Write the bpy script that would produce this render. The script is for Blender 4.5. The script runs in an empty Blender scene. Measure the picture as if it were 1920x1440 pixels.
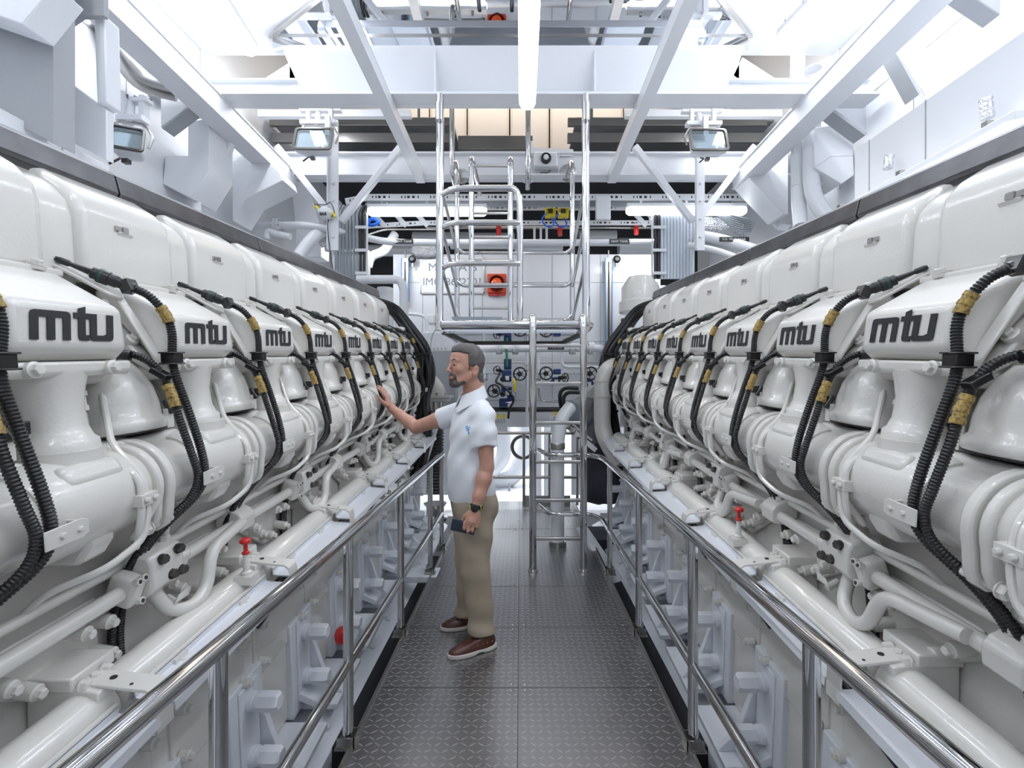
import bpy, bmesh, math, random
import numpy as np
from mathutils import Vector, Matrix
from math import sin, cos, pi, atan2, sqrt
random.seed(4)
R = math.radians
C = bpy.context.scene.collection
scene = bpy.context.scene

# ---------------------------------------------------------------- camera, world, exposure, lights
CAMH = 1.53
cam_d = bpy.data.cameras.new('camera')
cam = bpy.data.objects.new('camera', cam_d)
C.objects.link(cam)
cam.location = (0, 0, CAMH)
cam.rotation_euler = (R(90), 0, 0)
cam_d.sensor_width = 36
cam_d.lens = 900 * 36 / 1920
cam_d.shift_x = -15 / 1920
cam_d.shift_y = 5 / 1920
cam_d.clip_start = 0.02
scene.camera = cam
scene.view_settings.view_transform = 'Standard'
scene.view_settings.look = 'None'
scene.view_settings.gamma = 1
scene.view_settings.use_curve_mapping = False
scene.view_settings.exposure = -0.68
scene.cycles.max_bounces = 8
scene.cycles.diffuse_bounces = 4
scene.cycles.glossy_bounces = 5
scene.cycles.transmission_bounces = 4
scene.cycles.transparent_max_bounces = 6
scene.cycles.sample_clamp_indirect = 4
world = bpy.data.worlds.new('world')
scene.world = world
world.use_nodes = True
world.node_tree.nodes['Background'].inputs[0].default_value = (0.86, 0.92, 1.0, 1)
world.node_tree.nodes['Background'].inputs[1].default_value = 0.30


def area(name, loc, rot, size, power, color=(0.93, 0.96, 1.0), spread=180):
    l = bpy.data.lights.new(name, 'AREA')
    l.shape = 'RECTANGLE'
    l.size, l.size_y = size
    l.energy = power
    l.color = color
    l.spread = R(spread)
    o = bpy.data.objects.new(name, l)
    C.objects.link(o)
    o.location = loc
    o.rotation_euler = rot
    return o


# rows of ceiling battens light the engine room; the two side rows hang above the engines
for yy in (-1.2, 0.9, 2.9):
    area('aisle_batten_light', (0.05, yy, 4.9 if yy < 2 else 3.62), (0, 0, 0), (0.12, 1.3), 26)
for sx in (-1, 1):
    for yy in (-0.8, 1.2, 3.2, 5.2):
        area('side_batten_light', (sx * 2.35, yy, 4.75), (0, R(18 * sx), 0), (0.14, 1.3), 25)
    area('hull_batten_light', (sx * 1.9, 6.1, 3.45), (R(35), 0, 0), (1.3, 0.12), 26)
    area('upper_fill_light', (sx * 1.8, 2.9, 4.42), (0, R(180), 0), (0.3, 3.4), 85)  # unseen upward fill, added to brighten the ceiling and upper hull
    # unseen fill lights added outboard of the beams to brighten the hull plating
    for yy in ((2.9, 4.6) if sx < 0 else (1.4, 3.0, 4.6)):
        area('outboard_fill_light', (sx * 2.25, yy, 4.55), (0, R(-62 * sx), 0), (0.12, 1.2), 26 if sx < 0 else 30)
area('next_room_light', (-0.1, 8.6, 2.3), (R(20), 0, 0), (1.6, 0.3), 260)
area('upper_deck_light', (0.0, 6.6, 6.4), (0, 0, 0), (4.0, 0.3), 110, (1, 0.9, 0.78))

# ---------------------------------------------------------------- mesh helpers


def V(*a):
    return Vector(a)


def at(px, py, Y):
    return Vector(((px - 975) * Y / 900, Y, CAMH - (py - 725) * Y / 900))


def frame_of(d):
    d = Vector(d).normalized()
    u = d.cross(Vector((0, 0, 1)))
    if u.length < 1e-4:
        u = Vector((1, 0, 0))
    u.normalize()
    return d, u, d.cross(u)


class MB:
    """collects shapes for ONE mesh"""

    def __init__(s, sx=1):
        s.v, s.f, s.sx = [], [], sx

    def add(s, vs, fs):
        n = len(s.v)
        s.v += [(p[0] * s.sx, p[1], p[2]) for p in vs]
        s.f += [tuple(i + n for i in f) for f in fs]
        return s

    def box(s, c, d, rot=None):
        M = rot.to_matrix() if hasattr(rot, 'to_matrix') else (Matrix.Identity(3) if rot is None else rot)
        c = Vector(c)
        vs = [c + M @ Vector((x * d[0] / 2, y * d[1] / 2, z * d[2] / 2)) for x in (-1, 1) for y in (-1, 1) for z in (-1, 1)]
        return s.add(vs, [(0, 1, 3, 2), (4, 6, 7, 5), (0, 4, 5, 1), (2, 3, 7, 6), (0, 2, 6, 4), (1, 5, 7, 3)])

    def beam(s, a, b, w, h, up=(0, 0, 1)):
        a, b = Vector(a), Vector(b)
        d = (b - a).normalized()
        u = d.cross(Vector(up)).normalized()
        n = u.cross(d)
        vs = []
        for p in (a, b):
            for i, j in ((-1, -1), (1, -1), (1, 1), (-1, 1)):
                vs.append(p + u * (w / 2 * i) + n * (h / 2 * j))
        return s.add(vs, [(0, 1, 2, 3), (7, 6, 5, 4), (0, 4, 5, 1), (1, 5, 6, 2), (2, 6, 7, 3), (3, 7, 4, 0)])

    def loft(s, secs, cap=True, loop=False):
        n = len(secs[0])
        vs = [p for q in secs for p in q]
        fs = []
        m = len(secs)
        for i in range(m if loop else m - 1):
            for j in range(n):
                a, b = i * n + j, i * n + (j + 1) % n
                c, d = ((i + 1) % m) * n + (j + 1) % n, ((i + 1) % m) * n + j
                fs.append((a, b, c, d))
        if cap and not loop:
            fs += [tuple(range(n))[::-1], tuple(range((m - 1) * n, m * n))]
        return s.add(vs, fs)

    def prism(s, pts, t):
        """pts: planar outline in 3-D, t: thickness vector"""
        t = Vector(t)
        a = [Vector(p) for p in pts]
        return s.loft([a, [p + t for p in a]])

    def plate(s, poly, y0, y1, plane='xz'):
        """outline given in two axes, extruded along the third"""
        if plane == 'xz':
            return s.prism([(p[0], y0, p[1]) for p in poly], (0, y1 - y0, 0))
        if plane == 'yz':
            return s.prism([(y0, p[0], p[1]) for p in poly], (y1 - y0, 0, 0))
        return s.prism([(p[0], p[1], y0) for p in poly], (0, 0, y1 - y0))

    def tube(s, pts, r, n=12, bend=0.0, seg=5, cap=True, closed=False):
        pts = [Vector(p) for p in pts]
        rs = list(r) if isinstance(r, (list, tuple)) else None
        if bend > 0 and not rs:
            q = [pts[0]]
            for i in range(1, len(pts) - 1):
                a, b, c = pts[i - 1], pts[i], pts[i + 1]
                l1, l2 = (a - b).length, (c - b).length
                t = min(bend, l1 * .49, l2 * .49)
                p0, p1 = b + (a - b) * (t / l1), b + (c - b) * (t / l2)
                for k in range(seg + 1):
                    w = k / seg
                    q.append(p0 * (1 - w) ** 2 + b * 2 * w * (1 - w) + p1 * w * w)
            q.append(pts[-1])
            pts = q
        m = len(pts)
        secs = []
        pu = None
        for i in range(m):
            if closed:
                d = pts[(i + 1) % m] - pts[i - 1]
            else:
                d = pts[min(i + 1, m - 1)] - pts[max(i - 1, 0)]
            if d.length < 1e-9:
                d = Vector((0, 0, 1))
            d.normalize()
            if pu is None:
                _, u, _ = frame_of(d)
            else:
                u = pu - d * pu.dot(d)
                if u.length < 1e-6:
                    _, u, _ = frame_of(d)
                u.normalize()
            w = d.cross(u)
            pu = u
            rr = rs[i] if rs else r
            secs.append([pts[i] + (u * cos(2 * pi * k / n) + w * sin(2 * pi * k / n)) * rr for k in range(n)])
        return s.loft(secs, cap=cap, loop=closed)

    def lathe(s, prof, o, axis=(0, 0, 1), n=24, cap=True, sc=(1, 1)):
        """prof: (radius, height) pairs along axis"""
        d, u, w = frame_of(axis)
        o = Vector(o)
        secs = [[o + d * h + u * (cos(2 * pi * k / n) * r * sc[0]) + w * (sin(2 * pi * k / n) * r * sc[1]) for k in range(n)] for r, h in prof]
        return s.loft(secs, cap=cap)

    def cyl(s, a, b, r, n=16):
        a, b = Vector(a), Vector(b)
        return s.lathe([(r, 0), (r, (b - a).length)], a, b - a, n)

    def hexb(s, o, axis, r, h, n=6, washer=True):
        if washer:
            s.lathe([(r * 1.15, 0), (r * 1.15, h * .2)], o, axis, 14)
        return s.lathe([(r, 0), (r, h * .85), (r * .85, h)], o, axis, n)

    def sphere(s, c, r, n=16, m=10, sc=(1, 1, 1)):
        c = Vector(c)
        secs = []
        for i in range(m + 1):
            a = -pi / 2 + pi * i / m
            rr = max(cos(a), 1e-3)
            secs.append([c + Vector((rr * cos(2 * pi * k / n) * r * sc[0], rr * sin(2 * pi * k / n) * r * sc[1], sin(a) * r * sc[2])) for k in range(n)])
        return s.loft(secs)

    def rib(s, pts, r, pitch=0.009, amp=0.18, n=10, sub=14):
        """corrugated hose along a smooth curve"""
        q = smooth(pts, sub)
        L = [0]
        for a, b in zip(q, q[1:]):
            L.append(L[-1] + (b - a).length)
        k = max(4, int(L[-1] / pitch) * 2)
        out, rr = [], []
        j = 0
        for i in range(k + 1):
            t = L[-1] * i / k
            while j < len(L) - 2 and L[j + 1] < t:
                j += 1
            w = (t - L[j]) / max(1e-9, L[j + 1] - L[j])
            out.append(q[j].lerp(q[j + 1], min(1, max(0, w))))
            rr.append(r if i % 2 else r * (1 - amp))
        return s.tube(out, rr, n)

    def mesh(s, name, org=(0, 0, 0), angle=35):
        me = bpy.data.meshes.new(name)
        o = Vector(org)
        me.from_pydata([(p[0] - o[0], p[1] - o[1], p[2] - o[2]) for p in s.v], [], s.f)
        bm = bmesh.new()
        bm.from_mesh(me)
        bmesh.ops.recalc_face_normals(bm, faces=bm.faces)
        bm.to_mesh(me)
        bm.free()
        me.polygons.foreach_set('use_smooth', [True] * len(me.polygons))
        me.set_sharp_from_angle(angle=R(angle))
        return me


def smooth(pts, sub=8):
    pts = [Vector(p) for p in pts]
    out = []
    n = len(pts)
    for i in range(n - 1):
        p0, p1, p2, p3 = pts[max(i - 1, 0)], pts[i], pts[i + 1], pts[min(i + 2, n - 1)]
        for k in range(sub):
            t = k / sub
            out.append(0.5 * ((2 * p1) + (p2 - p0) * t + (2 * p0 - 5 * p1 + 4 * p2 - p3) * t * t + (3 * p1 - p0 - 3 * p2 + p3) * t ** 3))
    out.append(pts[-1])
    return out


def lnk(name, me, mat, parent=None, loc=(0, 0, 0), bev=0, bseg=2, label=None):
    o = bpy.data.objects.new(name, me)
    C.objects.link(o)
    if mat and not me.materials:
        me.materials.append(mat)
    o.parent = parent
    o.location = loc
    if label:
        o['label'] = label
    if bev:
        b = o.modifiers.new('bevel', 'BEVEL')
        b.width = bev
        b.segments = bseg
        b.limit_method = 'ANGLE'
        b.angle_limit = R(40)
        b.use_clamp_overlap = True
        b.harden_normals = False
    return o


def thing(name, label, cat, loc=(0, 0, 0), group=None):
    o = bpy.data.objects.new(name, None)
    C.objects.link(o)
    o.empty_display_size = .1
    o.location = loc
    o['label'] = label
    o['category'] = cat
    if group:
        o['group'] = group
    return o


def part(name, mb, mat, parent, bev=0, label=None, bseg=2, angle=35):
    """part given in world coordinates"""
    org = Vector(parent.location) if parent.parent is None else Vector(parent.parent.location)
    if parent.type != 'EMPTY' and parent.parent is None:
        org = Vector(parent.location)
    return lnk(name, mb.mesh(name, org, angle), mat, parent, (0, 0, 0), bev, bseg, label)


def solo(name, mb, mat, label, cat, group=None, bev=0, bseg=2, angle=35, stuff=False):
    """a thing that is one mesh, origin at its base"""
    a = np.array(mb.v)
    org = ((a[:, 0].min() + a[:, 0].max()) / 2, (a[:, 1].min() + a[:, 1].max()) / 2, a[:, 2].min())
    o = lnk(name, mb.mesh(name, org, angle), mat, None, org, bev, bseg)
    o['label'] = label
    o['category'] = cat
    if group:
        o['group'] = group
    if stuff:
        o['kind'] = 'stuff'
    return o


def struct(name, mb, mat, bev=0, angle=35):
    o = lnk(name, mb.mesh(name, (0, 0, 0), angle), mat, None, (0, 0, 0), bev)
    o['kind'] = 'structure'
    return o


def dup(o, parent=None, off=None):
    c = o.copy()
    C.objects.link(c)
    c.parent = parent
    if off is not None:
        c.location = Vector(o.location) + Vector(off)
    for ch in list(o.children):
        dup(ch, c)
    return c


# ---------------------------------------------------------------- materials


def mat(name, col, rough=0.4, metal=0.0, spec=0.5, bump=None, coat=0.0, emit=None, var=None, aniso=0.0):
    m = bpy.data.materials.new(name)
    m.use_nodes = True
    nt = m.node_tree
    p = nt.nodes['Principled BSDF']
    p.inputs['Base Color'].default_value = (*col, 1)
    p.inputs['Roughness'].default_value = rough
    p.inputs['Metallic'].default_value = metal
    p.inputs['Specular IOR Level'].default_value = spec
    p.inputs['Coat Weight'].default_value = coat
    p.inputs['Coat Roughness'].default_value = 0.08
    if emit:
        p.inputs['Emission Color'].default_value = (*emit[0], 1)
        p.inputs['Emission Strength'].default_value = emit[1]
    tc = nt.nodes.new('ShaderNodeTexCoord')
    if bump:
        n = nt.nodes.new('ShaderNodeTexNoise')
        n.inputs['Scale'].default_value = bump[0]
        n.inputs['Detail'].default_value = 3
        nt.links.new(tc.outputs['Object'], n.inputs['Vector'])
        b = nt.nodes.new('ShaderNodeBump')
        b.inputs['Strength'].default_value = bump[1]
        b.inputs['Distance'].default_value = bump[2] if len(bump) > 2 else 0.002
        nt.links.new(n.outputs['Fac'], b.inputs['Height'])
        nt.links.new(b.outputs['Normal'], p.inputs['Normal'])
        if coat:
            nt.links.new(b.outputs['Normal'], p.inputs['Coat Normal'])
    if var:
        n2 = nt.nodes.new('ShaderNodeTexNoise')
        n2.inputs['Scale'].default_value = var[0]
        n2.inputs['Detail'].default_value = 4
        nt.links.new(tc.outputs['Object'], n2.inputs['Vector'])
        mx = nt.nodes.new('ShaderNodeMix')
        mx.data_type = 'RGBA'
        mx.inputs[6].default_value = (*col, 1)
        mx.inputs[7].default_value = (*var[1], 1)
        mr = nt.nodes.new('ShaderNodeMapRange')
        mr.inputs[1].default_value = 0.4
        mr.inputs[2].default_value = 0.7
        nt.links.new(n2.outputs['Fac'], mr.inputs[0])
        nt.links.new(mr.outputs[0], mx.inputs[0])
        nt.links.new(mx.outputs[2], p.inputs['Base Color'])
    return m


M_eng = mat('engine_enamel', (0.79, 0.775, 0.735), 0.34, bump=(110, 0.2, .003), coat=0.8)
M_engs = mat('engine_enamel_smooth', (0.79, 0.775, 0.735), 0.3, bump=(90, .12, .002), coat=0.9)
M_hull = mat('hull_paint', (0.80, 0.82, 0.86), 0.38, bump=(60, 0.08), coat=0.15)
M_panel = mat('panel_paint', (0.78, 0.80, 0.835), 0.30, coat=0.2)
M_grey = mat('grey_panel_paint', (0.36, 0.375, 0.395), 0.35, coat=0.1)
M_mount = mat('mount_paint', (0.83, 0.86, 0.92), 0.38, coat=0.1)
M_chrome = mat('polished_steel', (0.66, 0.66, 0.665), 0.07, 1.0)
M_chrome2 = mat('satin_steel', (0.50, 0.485, 0.465), 0.26, 1.0, bump=(40, 0.1))
M_gutter = mat('brushed_steel', (0.11, 0.11, 0.115), 0.34, 0.85, var=(9, (0.15, 0.15, 0.16)))
M_mirror = mat('mirror_steel', (0.74, 0.76, 0.79), 0.02, 1.0, bump=(1.6, 0.06, 0.02))
M_black = mat('black_rubber', (0.012, 0.012, 0.013), 0.38)
M_blackm = mat('black_plastic', (0.008, 0.008, 0.009), 0.3, coat=0.2)
M_void = mat('bilge_and_void_black', (0.02, 0.021, 0.024), 0.8)  # bilge black, also standing in for shade in gaps, slots and recesses
M_dark = mat('dark_metal', (0.10, 0.095, 0.09), 0.4, 0.7)
M_logo = mat('black_emblem_paint', (0.018, 0.019, 0.022), 0.5)
M_yellow = mat('ochre_tape', (0.46, 0.31, 0.08), 0.5, var=(160, (0.10, 0.07, 0.03)))
M_yel = mat('bright_yellow', (0.8, 0.62, 0.02), 0.45)
M_green = mat('green_ring', (0.012, 0.07, 0.045), 0.4)
M_red = mat('red_paint', (0.55, 0.02, 0.02), 0.35)
M_orange = mat('orange_red_plastic', (0.72, 0.075, 0.02), 0.4)
M_orange2 = mat('red_lens', (0.85, 0.10, 0.02), 0.15, coat=0.6)
M_blue = mat('blue_paint', (0.01, 0.035, 0.14), 0.4)
M_bluec = mat('blue_plastic', (0.01, 0.12, 0.6), 0.4)
M_tube = mat('lamp_diffuser', (0.95, 0.97, 1.0), 0.3, emit=((0.92, 0.96, 1.0), 8.0))
M_cable = mat('grey_cable', (0.30, 0.33, 0.36), 0.45)
M_cablew = mat('white_cable', (0.62, 0.68, 0.75), 0.4)
M_cream = mat('cream_cabinet', (0.80, 0.74, 0.68), 0.4)
M_foil = mat('crumpled_foil', (0.75, 0.75, 0.78), 0.15, 1.0, bump=(60, 1.0, 0.03))
M_canvas = mat('grey_canvas', (0.22, 0.235, 0.27), 0.8, bump=(25, 0.5, 0.01))
M_charc = mat('charcoal_cover', (0.035, 0.04, 0.055), 0.7, bump=(18, 0.5, 0.01))
M_sign = mat('sign_white', (0.80, 0.82, 0.84), 0.35)
M_text = mat('sign_grey_text', (0.22, 0.24, 0.27), 0.5)
M_tblk = mat('label_black', (0.012, 0.012, 0.014), 0.4)
M_twht = mat('label_white_text', (0.85, 0.85, 0.85), 0.5)
M_glass = bpy.data.materials.new('lamp_glass')
M_glass.use_nodes = True
_p = M_glass.node_tree.nodes['Principled BSDF']
_p.inputs['Base Color'].default_value = (0.85, 0.95, 1, 1)
_p.inputs['Roughness'].default_value = 0.03
_p.inputs['Transmission Weight'].default_value = 0.9
_p.inputs['IOR'].default_value = 1.3


def floor_mat():
    m = bpy.data.materials.new('tread_plate')
    m.use_nodes = True
    nt = m.node_tree
    p = nt.nodes['Principled BSDF']
    L = nt.links

    def N(op, a, b=None, clamp=False):
        n = nt.nodes.new('ShaderNodeMath')
        n.operation = op
        n.use_clamp = clamp
        for i, x in enumerate((a, b)):
            if x is None:
                continue
            if isinstance(x, (int, float)):
                n.inputs[i].default_value = x
            else:
                L.new(x, n.inputs[i])
        return n.outputs[0]
    tc = nt.nodes.new('ShaderNodeTexCoord')
    mp = nt.nodes.new('ShaderNodeMapping')
    mp.inputs['Rotation'].default_value = (0, 0, R(0))
    mp.inputs['Scale'].default_value = (1 / 0.037, 1 / 0.037, 1)
    L.new(tc.outputs['Object'], mp.inputs['Vector'])
    sp = nt.nodes.new('ShaderNodeSeparateXYZ')
    L.new(mp.outputs[0], sp.inputs[0])
    x, y = sp.outputs[0], sp.outputs[1]
    fx, fy = N('FLOOR', x), N('FLOOR', y)
    par = N('FLOORED_MODULO', N('ADD', fx, fy), 2)
    sg = N('SUBTRACT', N('MULTIPLY', par, 2), 1)
    u, v = N('SUBTRACT', N('SUBTRACT', x, fx), 0.5), N('SUBTRACT', N('SUBTRACT', y, fy), 0.5)
    v = N('MULTIPLY', v, sg)
    a = N('MULTIPLY', N('ADD', N('MULTIPLY', u, 0.82), N('MULTIPLY', v, 0.57)), 1 / 0.50)
    b = N('MULTIPLY', N('SUBTRACT', N('MULTIPLY', v, 0.82), N('MULTIPLY', u, 0.57)), 1 / 0.085)
    h = N('SUBTRACT', 1, N('ADD', N('MULTIPLY', a, a), N('MULTIPLY', b, b)), clamp=True)
    h = N('MINIMUM', N('MULTIPLY', h, 1.6), 1)
    bp = nt.nodes.new('ShaderNodeBump')
    bp.inputs['Strength'].default_value = 1.0
    bp.inputs['Distance'].default_value = 0.0022
    L.new(h, bp.inputs['Height'])
    L.new(bp.outputs[0], p.inputs['Normal'])
    nz = nt.nodes.new('ShaderNodeTexNoise')
    nz.inputs['Scale'].default_value = 3.0
    nz.inputs['Detail'].default_value = 5
    L.new(tc.outputs['Object'], nz.inputs['Vector'])
    rr = nt.nodes.new('ShaderNodeMapRange')
    rr.inputs[3].default_value = 0.24
    rr.inputs[4].default_value = 0.34
    L.new(nz.outputs[0], rr.inputs[0])
    L.new(rr.outputs[0], p.inputs['Roughness'])
    mx = nt.nodes.new('ShaderNodeMix')
    mx.data_type = 'RGBA'
    mx.inputs[6].default_value = (0.33, 0.328, 0.332, 1)
    mx.inputs[7].default_value = (0.62, 0.62, 0.63, 1)
    L.new(h, mx.inputs[0])
    L.new(mx.outputs[2], p.inputs['Base Color'])
    p.inputs['Metallic'].default_value = 0.9
    return m


M_floor = floor_mat()


def text_mesh(name, txt, size, o, xdir, updir, mat_, ext=0.001, align='CENTER', sx=1.0):
    cu = bpy.data.curves.new(name, 'FONT')
    cu.body = txt
    cu.size = size
    cu.extrude = ext
    cu.align_x = align
    cu.align_y = 'CENTER'
    cu.resolution_u = 2
    tmp = bpy.data.objects.new(name, cu)
    C.objects.link(tmp)
    dg = bpy.context.evaluated_depsgraph_get()
    me = bpy.data.meshes.new_from_object(tmp.evaluated_get(dg))
    bpy.data.objects.remove(tmp)
    x = Vector(xdir).normalized()
    u = Vector(updir).normalized()
    n = x.cross(u)
    M = Matrix((x * sx, u, n)).transposed().to_4x4()
    M.translation = Vector(o)
    me.transform(M)
    me.materials.clear()
    me.materials.append(mat_)
    return me


def text_part(name, txt, size, o, xdir, updir, mat_, parent, **k):
    me = text_mesh(name, txt, size, o, xdir, updir, mat_, **k)
    org = Vector(parent.location) if parent.parent is None else Vector(parent.parent.location)
    me.transform(Matrix.Translation(-org))
    return lnk(name, me, None, parent)

# ---------------------------------------------------------------- floor and bilge
fl = MB()
fl.box((0.0, 2.9, -0.01), (1.44, 7.0, 0.02))
struct('floor', fl, M_floor)
# seams and screws between the tread plates
tr = MB()
for yy in (1.20, 1.82, 2.44, 3.05, 3.68, 5.16):
    for sx_ in (-1, 1):
        tr.box((sx_ * 0.355, yy, 0.0006), (0.70, 0.0022, 0.0010))
tr.box((-0.01, 2.9, 0.0008), (0.004, 7.0, 0.0012))
struct('trim_1', tr, M_dark)
tr = MB()
for yy in (1.20, 1.82, 2.44, 3.05, 3.68, 5.16):
    for xx in (-0.66, -0.045, 0.025, 0.66):
        for d in (-0.025, 0.025):
            tr.lathe([(0.006, 0), (0.006, 0.002), (0.003, 0.004)], (xx, yy + d, 0.001), n=10)
struct('trim_2', tr, M_chrome2)
tr = MB()
for s_ in (-1, 1):
    tr.box((s_ * 0.715, 2.9, -0.03), (0.012, 7.0, 0.10))
    tr.box((s_ * 0.70, 2.9, -0.08), (0.05, 7.0, 0.06))
struct('trim_3', tr, M_chrome2)
b = MB()
b.box((0, 3.0, -1.35), (6.6, 10, 0.1))
struct('floor_bilge', b, M_void)

# engine foundations (part of the hull)
for s_, nm in ((-1, 'trim_4'), (1, 'trim_5')):
    b = MB()
    b.prism([(s_ * 0.90, -1, -0.20), (s_ * 1.02, -1, -0.13), (s_ * 1.9, -1, -0.13), (s_ * 1.9, -1, -0.30), (s_ * 1.06, -1, -0.34), (s_ * 1.0, -1, -1.2), (s_ * 0.93, -1, -1.2)], (0, 7.0, 0))
    for k in range(14):
        b.lathe([(0.02, 0), (0.02, 0.012), (0.012, 0.02)], (s_ * 0.965, 0.9 + 0.37 * k, -0.165), (s_ * -0.4, 0, 1), n=10)
    struct(nm, b, M_mount, bev=0.008)

# ---------------------------------------------------------------- engines
PITCH = 0.477
ALPHA = math.atan(65 / 900)
S0 = {-1: 1.132, 1: 1.268}
XO = {-1: 0.0, 1: -0.043}
NCYL = 9


def logo_mb(sx):
    """raised three-letter emblem, lying in x (width) / y (height)"""
    P = []
    r = 0.10
    P.append([(0, 0), (0, .70), (.03, .79), (.12, .82), (1.0, .82), (1.09, .79), (1.12, .70), (1.12, 0), (.90, 0), (.90, .63), (.67, .63), (.67, 0), (.45, 0), (.45, .63), (.22, .63), (.22, 0)])
    P.append([(1.36, .12), (1.36, .65), (1.22, .65), (1.22, .82), (1.36, .82), (1.36, .95), (1.58, 1.02), (1.58, .82), (1.95, .82), (1.95, .17), (2.0, .17), (2.18, .17), (2.30, .22), (2.30, .82), (2.52, .82), (2.52, .12), (2.49, .03), (2.40, 0), (1.84, 0), (1.76, .03), (1.73, .12), (1.73, .65), (1.58, .65), (1.58, .17), (1.70, .17), (1.70, 0), (1.48, 0), (1.39, .03)])
    return P


def build_engine(sx):
    side = {-1: 'left', 1: 'right'}[sx]
    sp = S0[sx]
    xo = XO[sx]
    base = Vector((sx * (1.6 + xo), 0.2, -1.55))       # in the tilted engine frame, origin at the camera
    Rm = Matrix.Rotation(ALPHA, 4, 'X')
    loc = Rm @ base + Vector((0, 0, CAMH))
    root = thing('marine_diesel_engine',
                 'long cream-white marine engine %s of the walkway, rows of head covers with black lettering' % ('left' if sx < 0 else 'right'),
                 'engine', loc, 'two main engines either side of the walkway')
    root.rotation_euler = (ALPHA, 0, 0)

    def E(name, mb, m, parent=root, bev=0, label=None, bseg=2, angle=35):
        me = mb.mesh(name, base, angle)
        return lnk(name, me, m, parent, (0, 0, 0), bev, bseg, label)

    def B():
        b = MB(1)
        b.E = True
        return b

    def fx(b):
        # engine profile coordinates -> this side
        b.v = [((sx * (p[0] + xo)), p[1], p[2]) for p in b.v]
        return b

    def rep(protos, ks, k0=0):
        """copies of the k0 module parts, one set per cylinder"""
        for k in ks:
            if k == k0:
                continue
            for o in protos:
                dup(o, root, (0, PITCH * (k - k0), 0))
    y0, y1 = sp - 0.86 - 0.3, sp + PITCH * 7 + 0.30
    # --- crankcase: long loft
    b = B()
    prof = [(1.34, .15), (1.24, -.08), (1.24, -.45), (1.16, -.62), (1.16, -1.05), (1.11, -1.08), (1.11, -1.75), (2.1, -1.75), (2.1, .45), (1.42, .50)]
    b.prism([(x, y0, v) for x, v in prof], (0, y1 - y0, 0))
    E('crankcase', fx(b), M_eng, bev=0.01)
    ks = range(-1, 8)
    protos = []
    # --- air duct (tall rounded box above each head cover)
    b = B()
    pr = [(1.262, .205), (1.262, .40), (1.275, .445), (1.31, .485), (1.38, .53), (1.5, .53), (1.5, .205)]
    b.prism([(x, sp - .205, v) for x, v in pr], (0, .38, 0))
    duct = E('air_duct', fx(b), M_eng, bev=0.028, bseg=4)
    protos.append(duct)
    b = B()
    b.prism([(x + .022, sp + .16, v - .012) for x, v in pr], (0, .125, 0))
    protos.append(E('duct_joint', fx(b), M_eng, bev=0.012, bseg=3))
    b = B()
    b.box((1.259, sp - .06, .385), (.006, .05, .014))
    b.box((1.256, sp - .05, .385), (.006, .02, .018))
    E('latch', fx(b), M_chrome2, duct)
    b = B()
    b.prism([(1.266, sp - .075, .378), (1.254, sp - .075, .378), (1.264, sp - .075, .362)], (0, .06, 0))
    E('latch_recess', fx(b), M_eng, duct, bev=.004)
    # foot rail between duct and cover
    b = B()
    b.box((1.262, sp - .01, .212), (.05, .40, .022))
    protos.append(E('duct_flange', fx(b), M_eng, bev=0.006))
    # --- head cover
    b = B()
    secs = [
        [(1.095, sp - .172, -.028), (1.095, sp + .172, -.028), (1.275, sp + .172, .175), (1.275, sp - .172, .175)],
        [(1.052, sp - .165, -.008), (1.052, sp + .165, -.008), (1.225, sp + .165, .212), (1.225, sp - .165, .212)],
        [(1.033, sp - .145, .012), (1.033, sp + .145, .012), (1.050, sp + .143, .112), (1.050, sp - .143, .112)],
    ]
    # hull of the cap: base ring, crown
    A = secs[0]
    F = [(1.042, sp - .148, .004), (1.042, sp + .148, .004), (1.047, sp + .145, .112), (1.047, sp - .145, .112)]
    T = [(1.235, sp + .165, .212), (1.235, sp - .165, .212)]
    vs = A + F + T
    b.add(vs, [(0, 1, 5, 4), (4, 5, 6, 7), (7, 6, 8, 9), (9, 8, 2, 3), (1, 2, 8, 6, 5), (0, 4, 7, 9, 3), (0, 3, 2, 1)])
    cover = E('head_cover', fx(b), M_eng, bev=0.018, bseg=4)
    protos.append(cover)
    # flange following the cover's lower outline
    b = B()
    n = Vector((.205, 0, -.17)).normalized()   # thickness direction: down and away from the aisle
    ring = []
    for (uu, ww) in ((-.20, 0.04), (-.165, 0), (.165, 0), (.20, 0.04), (.20, .27), (-.20, .27)):
        # ww runs up the tilted joint plane
        ring.append(Vector((1.088, sp + uu, -.045)) + Vector((.17, 0, .205)).normalized() * ww)
    b.prism(ring, n * .028)
    b.prism([(1.052, sp - .17, -.022), (1.052, sp - .17, -.050), (1.062, sp - .17, -.058), (1.13, sp - .17, -.058), (1.13, sp - .17, -.022)], (0, .34, 0))
    flg = E('cover_flange', fx(b), M_eng, cover, bev=0.007)
    for (uu, ww) in ((-.10, .0), (.10, .0), (-.185, .10), (.185, .10), (-.185, .23), (.185, .23)):
        b = B()
        p = Vector((1.088, sp + uu, -.045)) + Vector((.17, 0, .205)).normalized() * ww
        ax = Vector((-.205, 0, .17))
        if ww < .05:
            p, ax = Vector((1.054, sp + uu, -.040)), Vector((-1, 0, .12))
        b.lathe([(0.019, -.01), (0.019, .012), (.016, .014)], p, ax, 14)
        b.hexb(p + ax.normalized() * .012, ax, .0125, .013)
        E('bolt', fx(b), M_engs, cover)
    for uu in (-.07, .12):
        b = B()
        b.lathe([(.02, 0), (.02, .01)], (1.245, sp + uu, .215), (-.3, 0, 1), 14)
        b.hexb((1.242, sp + uu, .225), (-.3, 0, 1), .013, .014)
        E('bolt', fx(b), M_engs, cover)
    # emblem
    H = 0.080
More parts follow.
